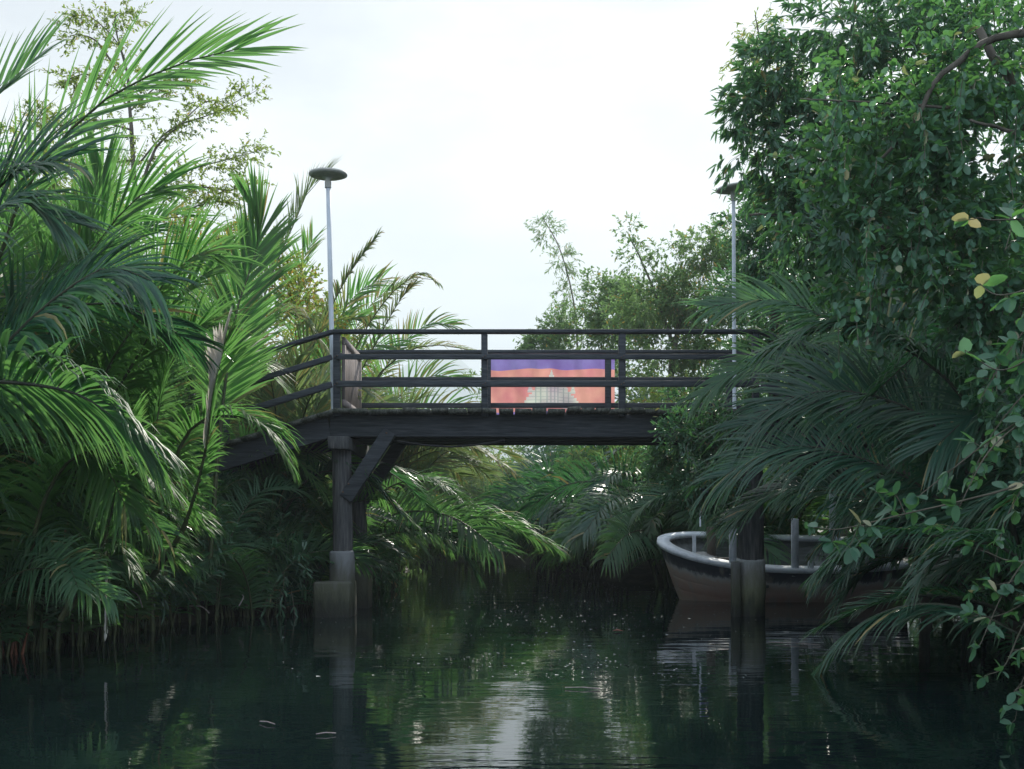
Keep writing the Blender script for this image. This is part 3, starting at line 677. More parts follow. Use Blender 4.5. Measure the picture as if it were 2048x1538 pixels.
    o = b.build('pennant', [FB]); o.data.transform(__import__('mathutils').Matrix.Translation(-Vector(B0))); o.parent = st
    b = Buf(); b.tube([W((.80, .10, .1)), W((.80, .11, .7)), W((.79, .10, 1.06))], .065, 8); b.build('bow_post', [M['bark']], boat)
    # things lying in the boat
    b = Buf(); n = 16; U, Vv = np.meshgrid(np.linspace(-1, 1, n), np.linspace(-1, 1, n))
    hgt = .16 * np.exp(-(U ** 2 + Vv ** 2) * 1.2) + .035 * rng.random(U.shape) * (1 - .4 * (U ** 2)); P = np.stack([U * .32, Vv * .36, hgt], -1).reshape(-1, 3)
    V = [W(q + np.array((.66, .05, .50))) for q in P]; i = (np.arange(n - 1)[:, None] * n + np.arange(n - 1)[None]).ravel()
    b.add(V, np.stack([i, i + 1, i + n + 1, i + n], 1)); o = b.build('tarp', [M['tarp']]); tag(o, 'crumpled pale grey tarp heaped inside the bow of the boat', 'tarp')
    c = W((.86, -.42, .62)); b = Buf(); prof = [(.16, 0), (.22, .10), (.25, .12), (.235, .125), (.20, .10), (.15, .02)]; k = 20; th = np.linspace(0, 2 * np.pi, k, endpoint=False); V = []
    for r_, z_ in prof: V.append(np.stack([c[0] + r_ * np.cos(th), c[1] + r_ * np.sin(th), c[2] + z_ + 0 * th], 1))
    b.add(np.concatenate(V), [(i * k + j, i * k + (j + 1) % k, (i + 1) * k + (j + 1) % k, (i + 1) * k + j) for i in range(len(prof) - 1) for j in range(k)])
    tag(b.build('basin', [M['rubber']], smooth=True), 'round black basin resting on the boat bench left of the pier', 'basin')
build_boat()

# floating specks, a fallen leaf and sticks on the water
b = Buf(); n = 1700
yy = 8.5 + 22 * rng.random(n) ** 1.3; pxx = np.where(rng.random(n) < .75, rng.normal(1120, 150, n), rng.uniform(560, 1650, n)); xx = (pxx - CX) / F * yy
ok = (xx > xl(yy) + .4) & (xx < xr(yy) - .3); xx = xx[ok]; yy = yy[ok]; n = len(xx); th = rng.uniform(0, np.pi, n); r = .005 + .013 * rng.random(n) ** 3
P = np.stack([xx, yy, np.full(n, .004)], 1); u = np.stack([np.cos(th), np.sin(th), 0 * th], 1) * r[:, None]; v = np.stack([-np.sin(th), np.cos(th), 0 * th], 1) * (r * .6)[:, None]
b.add(np.stack([P - u - v, P + u - v * .6, P + u * 1.2 + v, P - u * .8 + v + (0, 0, .004)], 1), (np.arange(n) * 4)[:, None] + np.arange(4)[None])
tag(b.build('floating_debris', [M['speck']]), 'pale specks of pollen and leaf litter drifting on the water', 'debris', kind='stuff')
def onw(px, py): Y = CH * F / (py - HY); return np.array([(px - CX) / F * Y, Y, .01])
p = onw(1235, 1264); b = Buf(); b.add([p + (-.06, 0, 0), p + (-.01, -.045, .012), p + (.07, 0, .0), p + (.0, .05, .02)], [(0, 1, 2, 3)])
tag(b.build('fallen_leaf', [M['redstem']]), 'single orange red leaf floating in mid channel left of the boat', 'leaf')
for q0, q1, lab in (((1537, 1287), (1640, 1292), 'thin pale stick floating right of the right pier'), ((1130, 1378), (1200, 1380), 'thin pale stick floating in the lower middle of the channel'), ((520, 1446), (550, 1452), 'short pale twig floating at lower left'), ((632, 1472), (672, 1470), 'short pale stick floating below the left pier')):
    a_, c_ = onw(*q0), onw(*q1); b = Buf(); b.tube([a_, (a_ + c_) / 2 + (0, 0, .006), c_], .0035, 5); tag(b.build('floating_stick', [M['gate']]), lab, 'stick', 'sticks on the water')

# ------------------------------------------------------------------ air: thin tropical haze over the canal
def build_haze():
    b = Buf(); b.box((-1450, -130, -30.0), (1450, 3250, 380))
    m, n, l = newmat('haze'); out = n.new('ShaderNodeOutputMaterial'); v = n.new('ShaderNodeVolumePrincipled')
    v.inputs['Color'].default_value = (.80, .92, 1.0, 1); v.inputs['Density'].default_value = .0009; v.inputs['Anisotropy'].default_value = .25
    l.new(v.outputs[0], out.inputs['Volume'])
    tag(b.build('haze', [m]), kind='stuff')
build_haze()
# ------------------------------------------------------------------ palms
X_ = lambda q: q[0]
def palm(base, label, nf=9, length=4.6, height=3.6, mat='palm_mid', az=(0, 360), hero=(), far=0, spread=(.35, .85), lw=.045, ll=.85, nl=58, dry=None, droop=.7, group='nipa palms along the banks', r0=.03, tipdry=.12, arch=0, s00=.20):
    if X_(base) < 0 and base[1] < 24 and height > 2.7: nf = int(nf * 1.35); arch = 1; spread = (.15, .6); droop *= .6; ll *= .9
    if dry is None: dry = .012 if mat == 'palm_shade' else .03
    X, Y = base
    t = empty('nipa_palm', (X, Y, 0.15), label, 'palm', group)
    ms = [M[mat], M['rachis_dark'] if mat == 'palm_shade' else M['rachis']]
    seg = 3 if far else 4
    for i in range(nf):
        for _try in range(30):
            a = R(az[0] + (az[1] - az[0]) * (i + rng.uniform(.1, .9)) / nf if _try < 8 else rng.uniform(0, 360))
            sp = rng.uniform(*spread) * (1 if _try < 15 else .5); tx, ty = X + math.cos(a) * sp * length * 1.1, Y + math.sin(a) * sp * length * 1.1
            tp = CX + F * tx / max(ty, 1)
            if ty > 14.4 or (X < 0 and tp < 370 and ty > 6.5) or (X > 0 and tp > 1700 and ty > 6.0): break
        L = length * rng.uniform(.8, 1.1); H = height * rng.uniform(.8, 1.08) * (1.1 - .35 * sp)
        d = np.array([math.cos(a), math.sin(a), 0])
        o = np.array([X, Y, .0]) + d * .18 + (rng.uniform(-.2, .2), rng.uniform(-.2, .2), 0)
        reach = sp * L
        P = [o, o + d * reach * .10 + Z * H * .55, o + d * reach * .38 + Z * H * .95, o + d * reach * .75 + Z * H * (1.06 - .12 * sp + arch * .06), o + d * reach * 1.05 + Z * H * (1.08 - .5 * sp + arch * .14)]
        frond(t, P, ms, nl=nl, ll=ll * rng.uniform(.85, 1.1), lw=lw, droop=droop * rng.uniform(.7, 1.3), s0=s00 + rng.uniform(0, .08), roll=rng.uniform(-1.1, 1.1), seg=seg, fold=not far, dry=dry, r0=r0, tipdry=tipdry)
    for h in hero:
        kw = dict(nl=62, ll=.9, lw=lw, droop=droop, s0=.2, seg=4, r0=r0, dry=dry, tipdry=tipdry); kw.update(h[1] if len(h) > 1 else {})
        mm = kw.pop('mat', None)
        frond(t, [at(*q) for q in h[0]], [M[mm], ms[1]] if mm else ms, **kw)
    return t
G1 = 'nipa palms on the left bank'; G2 = 'nipa palms on the right bank'

# left bank, foreground: the big fronds that frame the picture
palm((-5.6, 9.2), 'tallest nipa palm at far left, long frond reaching up right into the sky', 6, 5.0, 4.4, 'palm_sun', (20, 300), [
    ([(-140, 1150, 9.6), (-60, 760, 9.4), (40, 400, 9.2), (190, 215, 9.0), (345, 133, 8.8), (478, 97, 8.7)], dict(nl=38, ll=.92, lw=.052, droop=.16, s0=.30, roll=1.3, vee=.12, r0=.03, angle=(62, 16), jit=.05)),
    ([(-260, 900, 9.0), (-160, 500, 8.8), (-60, 260, 8.6), (20, 165, 8.5), (78, 112, 8.4)], dict(nl=30, ll=.7, lw=.05, droop=.25, s0=.4, roll=1.1, mat='palm_mid', angle=(60, 18), jit=.05)),
    ([(-220, 1000, 8.8), (-120, 640, 8.6), (-20, 400, 8.4), (60, 330, 8.2), (130, 320, 8.1)], dict(nl=60, ll=.9, droop=.5, s0=.3, roll=1.0, mat='palm_shade')),
], group=G1)
palm((-5.0, 8.7), 'nipa palm with broad dark drooping frond in front of the tall far left palm', 4, 3.6, 3.0, 'palm_shade', (-60, 80), [
    ([(-200, 1050, 8.2), (-80, 800, 8.0), (30, 670, 7.9), (120, 590, 7.8), (215, 535, 7.7), (300, 560, 7.6)], dict(nl=72, ll=.85, lw=.045, droop=1.0, s0=.22, roll=.9, vee=.1)),
    ([(-200, 800, 7.6), (-60, 765, 7.4), (60, 768, 7.3), (160, 790, 7.2), (235, 840, 7.1), (285, 880, 7.1)], dict(nl=60, ll=.72, lw=.05, droop=1.1, s0=.15, roll=-.75, vee=.15, mat='palm_mid')),
    ([(-250, 900, 8.2), (-150, 600, 8.0), (-60, 480, 8.0), (30, 400, 8.0), (120, 440, 8.0)], dict(nl=60, ll=.8, droop=.8, s0=.25, roll=.8)),
], group=G1)
palm((-4.7, 10.6), 'nipa palm with an upright dark stemmed frond fanning below the left treetop', 6, 4.2, 3.7, 'palm_sun', (-40, 200), [
    ([(20, 1120, 10.2), (75, 740, 10.0), (130, 610, 9.9), (200, 480, 9.8), (275, 395, 9.7), (330, 372, 9.6)], dict(nl=46, ll=.85, lw=.05, droop=.3, s0=.34, roll=1.25, vee=.15, angle=(62, 18), jit=.06)),
    ([(110, 1120, 10.4), (190, 800, 10.3), (270, 650, 10.2), (335, 560, 10.1), (400, 505, 10.0), (440, 515, 10.0)], dict(nl=60, ll=.8, droop=.6, s0=.32, roll=1.1)),
    ([(60, 1120, 10.7), (190, 860, 10.7), (265, 730, 10.7), (320, 640, 10.6), (380, 570, 10.5), (440, 530, 10.5)], dict(nl=60, ll=.7, lw=.045, droop=.35, s0=.3, roll=1.1, mat='palm_sun')),
    ([(40, 1120, 10.3), (95, 850, 10.3), (150, 640, 10.3), (190, 480, 10.2), (205, 340, 10.2)], dict(nl=60, ll=.85, lw=.05, droop=.2, s0=.35, roll=1.3, angle=(50, 14))),
], group=G1)
palm((-4.3, 11.2), 'nipa palm with a torn greyish white half frond left of the ramp', 5, 3.4, 3.0, 'palm_sun', (-100, 160), [
    ([(300, 1160, 10.2), (370, 1050, 9.8), (412, 900, 9.6), (428, 780, 9.5), (446, 700, 9.5), (462, 655, 9.4)], dict(nl=56, ll=.55, lw=.042, droop=.3, s0=.32, roll=1.3, vee=.1, sides=(1,), mat='palm_sun')),
    ([(411, 900, 9.5), (427, 780, 9.4), (445, 700, 9.4), (457, 650, 9.3)], dict(nl=34, ll=.30, lw=.07, droop=.25, s0=.02, roll=1.25, vee=.05, sides=(-1,), angle=(40, 18), mat='palm_white', r0=.008, dry=0, tipdry=0, gaps=0)),
    ([(300, 1150, 10.8), (330, 980, 10.7), (380, 860, 10.6), (450, 830, 10.5), (520, 850, 10.4), (562, 905, 10.4)], dict(nl=60, ll=.6, droop=1.0, s0=.3)),
    ([(330, 1150, 10.8), (300, 960, 10.6), (330, 760, 10.5), (380, 670, 10.4), (420, 650, 10.4)], dict(nl=60, ll=.75, droop=.5, s0=.3, roll=1.0)),
], group=G1)
palm((-4.35, 10.2), 'nipa palm at left water edge, bright low leaves and one dead white tip', 4, 2.6, 2.2, 'palm_sun', (-120, 60), [
    ([(130, 1230, 9.8), (195, 1130, 9.7), (230, 1000, 9.6), (248, 900, 9.6), (262, 830, 9.6)], dict(nl=34, ll=.45, lw=.045, droop=.5, s0=.15, roll=1.3)),
    ([(60, 1250, 9.6), (70, 1060, 9.5), (130, 930, 9.4), (220, 900, 9.3), (300, 960, 9.3)], dict(nl=54, ll=.65, droop=1.4, s0=.2)),
    ([(120, 1240, 9.7), (200, 1090, 9.7), (218, 1130, 9.6), (216, 1200, 9.55), (213, 1268, 9.5)], dict(nl=22, ll=.12, lw=.035, droop=1.2, s0=.45, mat='palm_white', sides=(1,), angle=(30, 12))),
], group=G1)
palm((-3.9, 12.4), 'nipa palm behind the ramp railing, its fan of leaves lit yellow green', 9, 4.4, 3.7, 'palm_sun', (-30, 260), [
    ([(420, 1120, 12.6), (440, 860, 12.7), (470, 640, 12.8), (500, 540, 12.9), (520, 470, 13.0), (510, 415, 13.0)], dict(nl=70, ll=.9, lw=.055, droop=.15, s0=.40, roll=1.3, vee=.2, angle=(50, 12), jit=.04)),
], group=G1)
palm((-5.9, 11.6), 'bushy nipa palm filling the left edge behind the front palms', 11, 4.8, 3.9, 'palm_sun', (0, 360), group=G1)
palm((-6.9, 13.6), 'nipa palm rising behind the left group toward the thin tree', 10, 5.0, 4.4, 'palm_sun', (0, 360), group=G1)
palm((-5.2, 13.4), 'upright nipa palm between the torn frond and the thin tree trunk', 10, 4.6, 4.0, 'palm_mid', (0, 360), group=G1)
palm((-3.5, 14.9), 'low shaded nipa palm directly under the ramp beams', 9, 2.6, 2.2, 'palm_shade', (0, 360), group=G1, ll=.6)
palm((-4.6, 15.6), 'dark drooping nipa palm below the ramp, left of the pier', 9, 3.4, 2.4, 'palm_mid', (0, 360), group=G1, ll=.7)
palm((-3.3, 16.9), 'nipa palm just behind the left pier with grey withered leaves', 10, 3.8, 3.2, 'palm_pale', (0, 360), [
    ([(560, 1130, 16.8), (530, 900, 16.8), (510, 740, 16.7), (530, 640, 16.6), (590, 625, 16.5), (640, 680, 16.5)], dict(ll=.8, droop=1.7, dry=.5, tipdry=.6)),
], group=G1, dry=.25)
palm((-4.8, 18.6), 'nipa palm behind the left lamp post with one half bare frond at the disc', 9, 4.6, 3.8, 'palm_pale', (20, 250), [
    ([(420, 1080, 18.8), (480, 760, 18.8), (540, 560, 18.8), (585, 455, 18.7), (615, 385, 18.6), (648, 350, 18.6)], dict(nl=58, ll=.85, lw=.045, droop=.3, s0=.45, roll=.4, gaps=.12, dry=.1)),
    ([(520, 1000, 18.6), (600, 760, 18.6), (650, 640, 18.6), (700, 545, 18.6), (750, 478, 18.6)], dict(nl=50, ll=.45, lw=.06, droop=.7, s0=.5, dry=.25)),
], group=G1, dry=.1)
palm((-3.4, 20.6), 'nipa palm whose dry bent frond tips lean over the rails right of the left lamp', 11, 4.0, 3.3, 'palm_pale', (-60, 200), [
    ([(600, 1080, 20.6), (650, 840, 20.6), (720, 680, 20.5), (780, 590, 20.4), (835, 550, 20.3), (868, 560, 20.3)], dict(nl=46, ll=.4, lw=.05, droop=1.2, s0=.55, dry=.35)),
    ([(620, 1080, 20.6), (690, 820, 20.6), (750, 690, 20.5), (800, 600, 20.4), (826, 570, 20.3)], dict(nl=46, ll=.5, lw=.05, droop=.8, s0=.4, dry=.35)),
    ([(650, 1080, 20.4), (730, 800, 20.4), (800, 712, 20.3), (870, 690, 20.2), (960, 705, 20.2), (1010, 720, 20.2)], dict(nl=44, ll=.55, lw=.035, droop=.8, s0=.4, dry=.5, gaps=.3)),
], group=G1, dry=.16)
palm((-3.0, 18.0), 'low nipa palm arching over the water right of the left pier', 9, 3.4, 1.7, 'palm_mid', (-100, 100), [
    ([(700, 1150, 17.6), (760, 1080, 17.4), (830, 1060, 17.2), (900, 1080, 17.0), (940, 1130, 17.0)], dict(nl=54, ll=.75, droop=1.0, s0=.15, mat='palm_shade')),
    ([(700, 1150, 17.6), (740, 1010, 17.4), (820, 960, 17.2), (900, 985, 17.0), (935, 1060, 17.0)], dict(nl=54, ll=.75, droop=1.0, s0=.15)),
], group=G1, spread=(.6, 1.0))
palm((-2.6, 22.5), 'nipa palm with yellowed tips drooping just under the bridge beams', 12, 4.2, 2.9, 'palm_pale', (-80, 100), [
    ([(700, 1120, 22), (760, 960, 22), (850, 900, 21.8), (930, 890, 21.6), (1000, 925, 21.5)], dict(nl=60, ll=.9, droop=1.0, s0=.2, dry=.35, tipdry=.8)),
], group=G1, dry=.2, spread=(.5, 1.0))
palm((-3.4, 24.3), 'warm lit nipa palm whose fronds fill the railing gap right of the gate', 9, 4.0, 2.8, 'palm_sun', (-60, 200), [
    ([(680, 1080, 24), (720, 850, 24), (780, 720, 24), (850, 650, 24), (905, 650, 24)], dict(nl=46, ll=.7, lw=.055, droop=.5, s0=.35, dry=.3, tipdry=.6, roll=1.0)),
    ([(690, 1080, 24), (740, 900, 24), (800, 790, 24), (870, 750, 24), (935, 765, 24)], dict(nl=46, ll=.8, lw=.055, droop=.6, s0=.3, dry=.2, roll=.9)),
    ([(700, 1080, 24), (760, 900, 24), (830, 830, 24), (910, 810, 24), (975, 850, 24)], dict(nl=46, ll=.8, lw=.055, droop=.7, s0=.3, dry=.25, roll=.9)),
    ([(660, 1080, 24), (680, 840, 24), (700, 690, 24), (740, 610, 24), (785, 575, 24)], dict(nl=46, ll=.7, lw=.055, droop=.4, s0=.35, dry=.35, tipdry=.7, roll=1.2)),
    ([(650, 1080, 23.6), (660, 850, 23.6), (690, 740, 23.6), (750, 690, 23.6), (820, 700, 23.6)], dict(nl=46, ll=.8, lw=.055, droop=.6, s0=.3, dry=.2, roll=1.0)),
], group=G1, dry=.2)
palm((-4.6, 21.4), 'backlit yellow green nipa palm filling the gap behind the left lamp post', 9, 4.6, 3.9, 'palm_sun', (0, 240), [
    ([(600, 1080, 21.4), (600, 800, 21.4), (590, 640, 21.4), (600, 540, 21.4), (625, 480, 21.4)], dict(nl=52, ll=.75, lw=.055, droop=.3, s0=.35, dry=.2, tipdry=.4, roll=1.2)),
    ([(610, 1080, 21.2), (640, 800, 21.2), (670, 660, 21.2), (710, 590, 21.2), (760, 560, 21.2)], dict(nl=52, ll=.75, lw=.055, droop=.4, s0=.3, dry=.3, tipdry=.5, roll=1.2)),
    ([(610, 1080, 21.0), (630, 820, 21.0), (650, 700, 21.0), (690, 640, 21.0), (740, 640, 21.0)], dict(nl=52, ll=.75, lw=.055, droop=.5, s0=.3, dry=.3, tipdry=.5, roll=1.1)),
], group=G1, dry=.2)
palm((-2.9, 27.0), 'pale nipa palm behind the yellow tipped one on the left bank', 12, 4.2, 3.0, 'palm_pale', (-90, 150), group=G1, far=1, lw=.06, nl=46, spread=(.5, 1.0))
palm((-5.2, 23.5), 'nipa palm beyond the gate in warm light', 12, 4.4, 3.6, 'palm_sun', (0, 360), group=G1, far=1, lw=.06, nl=50, dry=.2)
palm((-8.0, 17.0), 'tall nipa palm deep in the left grove', 11, 5.6, 5.0, 'palm_sun', (0, 360), group=G1, far=1, lw=.055, nl=50)

for q, lab, mt, H_ in (((-4.9, 11.3), 'young nipa palm low at the left edge of the water', 'palm_mid', 1.9), ((-4.1, 11.9), 'young nipa palm with narrow bright leaves in front of the shaded footing', 'palm_sun', 1.8),
                   ((-3.7, 13.3), 'young nipa palm beside the shaded concrete footing', 'palm_mid', 1.7), ((-5.4, 10.6), 'young nipa palm beside the reddish stems', 'palm_sun', 2.1), ((-2.9, 15.6), 'young nipa palm close behind the left pier', 'palm_mid', 1.5),
                   ((-4.6, 12.2), 'young nipa palm between two taller ones left of the footing', 'palm_sun', 2.4), ((-5.2, 12.4), 'young nipa palm in the second row behind the left water edge', 'palm_mid', 2.6), ((-3.4, 14.3), 'young nipa palm in the gap under the lower ramp', 'palm_mid', 1.9),
                   ((-4.0, 14.6), 'young nipa palm behind the shaded footing', 'palm_sun', 2.3), ((-5.0, 9.9), 'young nipa palm nearest the viewer on the left edge', 'palm_mid', 1.7), ((-3.2, 17.6), 'young nipa palm seen through the gap left of the pier', 'palm_sun', 2.0),
                   ((-5.9, 10.2), 'young nipa palm filling the left picture edge', 'palm_mid', 2.6), ((-4.6, 13.4), 'young nipa palm in deep shade left of the footing', 'palm_mid', 2.2),
                   ((-4.75, 10.7), 'lowest young nipa palm leaning over the left water edge', 'palm_mid', 1.2), ((-4.45, 11.4), 'low young nipa palm third from the left picture edge', 'palm_mid', 1.3), ((-4.2, 12.2), 'low young nipa palm just left of the dark footing', 'palm_sun', 1.2), ((-3.9, 12.9), 'low young nipa palm touching the dark footing', 'palm_mid', 1.1), ((-3.2, 14.0), 'low young nipa palm between the footing and the left pier', 'palm_mid', 1.0),
                   ((-4.45, 10.1), 'low young nipa palm standing out in the water at the left edge', 'palm_mid', 1.15), ((-4.1, 10.9), 'low young nipa palm in the water behind the dead white tip', 'palm_sun', 1.25), ((-4.6, 9.7), 'low young nipa palm cut by the left picture edge beside the reddish stems', 'palm_mid', 1.0),
                   ((-4.9, 11.8), 'young nipa palm with the darkest leaves in the left undergrowth', 'palm_shade', 1.7), ((-2.95, 14.9), 'low dark nipa palm at the foot of the left pier', 'palm_shade', .9)):
    palm(q, lab, 16, 2.5, H_, mt, (0, 360), group='young nipa palms on the left bank', ll=.5, lw=.036, nl=40, spread=(.2, .7), r0=.014, droop=.8, s00=.06)
# right bank, foreground: dark drooping fronds in the shade
palm((5.0, 9.6), 'large dark nipa palm at right whose long fronds arch left over the water', 5, 3.8, 2.2, 'palm_shade', (60, 300), [
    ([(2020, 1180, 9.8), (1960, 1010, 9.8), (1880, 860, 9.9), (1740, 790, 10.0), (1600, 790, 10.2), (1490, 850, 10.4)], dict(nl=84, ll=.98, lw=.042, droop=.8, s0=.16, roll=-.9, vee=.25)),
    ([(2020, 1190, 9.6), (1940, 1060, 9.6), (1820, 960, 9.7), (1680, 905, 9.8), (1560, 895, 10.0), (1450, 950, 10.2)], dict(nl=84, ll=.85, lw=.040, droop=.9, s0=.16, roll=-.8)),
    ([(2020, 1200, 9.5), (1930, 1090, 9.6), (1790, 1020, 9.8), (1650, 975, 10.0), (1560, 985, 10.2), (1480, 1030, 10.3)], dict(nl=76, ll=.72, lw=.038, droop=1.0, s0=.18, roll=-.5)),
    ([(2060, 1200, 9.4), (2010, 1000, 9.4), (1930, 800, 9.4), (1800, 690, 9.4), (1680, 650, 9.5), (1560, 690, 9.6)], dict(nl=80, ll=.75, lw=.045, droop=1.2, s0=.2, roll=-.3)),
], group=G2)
palm((5.6, 12.2), 'nipa palm with a stiff frond crossing in front of the right lamp post', 6, 4.4, 3.4, 'palm_shade', (70, 280), [
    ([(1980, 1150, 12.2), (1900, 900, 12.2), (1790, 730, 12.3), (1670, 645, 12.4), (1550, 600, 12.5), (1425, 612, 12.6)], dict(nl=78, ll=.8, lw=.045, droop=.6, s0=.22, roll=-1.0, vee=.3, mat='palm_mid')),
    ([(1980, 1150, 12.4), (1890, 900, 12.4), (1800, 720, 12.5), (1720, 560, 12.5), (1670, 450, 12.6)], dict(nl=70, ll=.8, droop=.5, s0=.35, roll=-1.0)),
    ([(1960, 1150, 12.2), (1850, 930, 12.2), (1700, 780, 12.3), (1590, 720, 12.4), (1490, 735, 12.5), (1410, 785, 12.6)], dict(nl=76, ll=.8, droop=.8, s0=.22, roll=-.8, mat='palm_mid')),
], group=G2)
palm((4.9, 8.6), 'low nipa palm at bottom right with frond tips dipping into the water', 3, 2.2, 1.1, 'palm_shade', (40, 150), [
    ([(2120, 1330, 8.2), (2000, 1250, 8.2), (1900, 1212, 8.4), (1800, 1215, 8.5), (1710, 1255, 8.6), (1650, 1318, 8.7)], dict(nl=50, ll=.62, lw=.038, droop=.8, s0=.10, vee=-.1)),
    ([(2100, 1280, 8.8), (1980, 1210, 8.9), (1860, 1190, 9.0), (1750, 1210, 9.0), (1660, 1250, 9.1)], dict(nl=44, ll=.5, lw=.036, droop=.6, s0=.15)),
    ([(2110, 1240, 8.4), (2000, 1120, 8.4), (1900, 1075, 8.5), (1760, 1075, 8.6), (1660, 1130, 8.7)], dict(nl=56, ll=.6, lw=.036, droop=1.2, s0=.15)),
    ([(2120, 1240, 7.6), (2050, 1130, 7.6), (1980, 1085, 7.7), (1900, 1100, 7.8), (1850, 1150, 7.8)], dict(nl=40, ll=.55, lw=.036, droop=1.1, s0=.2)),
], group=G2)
palm((5.2, 12.9), 'nipa palm hanging low over the middle of the boat', 3, 2.6, 1.7, 'palm_shade', (60, 300), [
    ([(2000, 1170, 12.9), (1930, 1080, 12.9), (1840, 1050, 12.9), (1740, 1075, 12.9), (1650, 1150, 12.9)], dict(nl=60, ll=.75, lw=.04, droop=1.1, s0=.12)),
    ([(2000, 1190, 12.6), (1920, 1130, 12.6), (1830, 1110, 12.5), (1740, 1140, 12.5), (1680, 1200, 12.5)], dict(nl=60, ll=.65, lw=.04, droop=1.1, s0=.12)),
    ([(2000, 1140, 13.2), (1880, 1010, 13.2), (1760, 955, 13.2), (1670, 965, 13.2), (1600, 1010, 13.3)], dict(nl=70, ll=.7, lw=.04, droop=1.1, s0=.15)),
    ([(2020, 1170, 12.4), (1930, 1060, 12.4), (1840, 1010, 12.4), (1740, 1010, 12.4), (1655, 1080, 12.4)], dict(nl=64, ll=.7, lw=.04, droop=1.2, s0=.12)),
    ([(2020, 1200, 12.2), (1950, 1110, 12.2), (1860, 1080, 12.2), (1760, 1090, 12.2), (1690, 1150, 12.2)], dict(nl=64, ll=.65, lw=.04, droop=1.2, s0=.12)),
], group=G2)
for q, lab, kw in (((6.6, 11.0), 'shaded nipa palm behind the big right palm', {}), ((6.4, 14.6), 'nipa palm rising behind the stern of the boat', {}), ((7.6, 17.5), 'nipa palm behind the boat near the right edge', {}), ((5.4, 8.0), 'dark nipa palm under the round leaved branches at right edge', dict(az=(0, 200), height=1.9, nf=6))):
    kw = {**dict(nf=10, height=3.4), **kw}; palm(q, lab, length=4.4, mat='palm_shade', group=G2, **kw)
palm((4.6, 19.6), 'nipa palm just behind the boat bow, leaves hanging to the rim', 10, 3.2, 2.0, 'palm_mid', (60, 300), group=G2, spread=(.5, 1))
# right bank beyond the bridge
hz = [((3.1, 22.0), 'pale drooping nipa palm nearest beyond the bridge on the right bank', 12, 4.0, 2.6, (60, 290)), ((2.3, 24.6), 'nipa palm with silvery frond touching the water right of mid channel', 11, 3.8, 2.2, (70, 280)),
      ((2.2, 27.5), 'nipa palm mid right bank below the bridge beams', 12, 4.2, 2.9, (60, 300)), ((1.6, 31.0), 'nipa palm at the narrowing of the canal', 11, 4.0, 2.6, (80, 300)),
      ((1.6, 35.0), 'small looking nipa palm at the bend of the canal', 11, 4.0, 2.6, (80, 300)), ((4.6, 26.0), 'tall nipa palm standing back behind the silvery one', 12, 5.2, 4.4, (0, 360)), ((3.8, 31.5), 'tall nipa palm beyond the flag', 10, 5.2, 4.4, (0, 360)),
      ((2.9, 20.4), 'low nipa palm just beyond the boat bow', 13, 3.0, 1.5, (60, 300)), ((1.7, 23.2), 'low spreading nipa palm at mid right water edge', 13, 3.2, 1.7, (60, 300)), ((1.3, 26.0), 'low nipa palm overhanging the channel past the silvery frond', 13, 3.4, 1.9, (60, 300)), ((1.0, 29.0), 'low nipa palm before the narrowing', 13, 3.4, 2.1, (60, 300)), ((3.2, 28.8), 'nipa palm in the second row of the far right bank', 12, 4.6, 3.6, (0, 360)),
      ((1.0, 33.2), 'low nipa palm near the bend on the right bank', 13, 3.6, 2.2, (60, 300)), ((2.6, 34.2), 'taller nipa palm near the bend on the right bank', 12, 4.6, 3.6, (0, 360)), ((0.9, 37.6), 'nipa palm at the inner corner of the bend', 13, 4.0, 2.6, (60, 300)), ((-1.0, 39.3), 'low nipa palm closing the channel end', 14, 3.6, 2.2, (0, 360)), ((-3.0, 39.6), 'low nipa palm at left end of the channel', 14, 3.6, 2.2, (0, 360))]
for q, lab, n_, L_, H_, az in hz:
    palm(q, lab, n_, L_, H_, 'palm_shade' if (int(q[1] * 10) % 3) else 'palm_mid', az, group=G2, far=1, lw=.06, nl=46, spread=(.5, 1.0), droop=1.0)
bend = [((-1.6, 41.5), 'distant nipa palm left of the canal bend'), ((0.2, 42.0), 'distant nipa palm at the centre of the canal bend'), ((-4.2, 40.0), 'distant nipa palm left end of the bend'), ((-6.5, 31.0), 'nipa palm far left beyond the ramp')]
for q, lab in bend:
    palm(q, lab, 11, 4.6, 3.2, 'palm_pale', group='nipa palms at the canal bend', far=1, lw=.075, nl=36, droop=1.0)

# ------------------------------------------------------------------ trees
def tree(name, base, label, cat, trunks, build_crown, mat, group=None):
    t = empty(name, (base[0], base[1], .2), label, cat, group)
    if trunks: trunk_buf(trunks).build('trunk', [M['bark']], t, smooth=True)
    b = Buf(); build_crown(b); b.build('crown', [M[mat], M['twig']], t, attrs=True)
    return t
def sprays(b, lines, n, tl, per, ln, wd, rad=.25, **kw):
    """leafy twigs set along branch lines; also draws the branches"""
    for P, k in lines:
        Pp = spline(P, 40); t = np.linspace(0, 1, 40)
        b.tube(Pp, .022 * (1 - .8 * t), 4, 1, cap=False)
        i = (rng.random(int(n * k)) ** .8 * 39).astype(int)
        u = nrm(rng.normal(size=(len(i), 3)) * (1, 1, .45)); T = nrm(np.gradient(Pp, axis=0))[i]
        twigs(b, Pp[i] + u * rng.uniform(0, rad, (len(i), 1)), u + T * .7, tl, per, ln, wd, **kw)

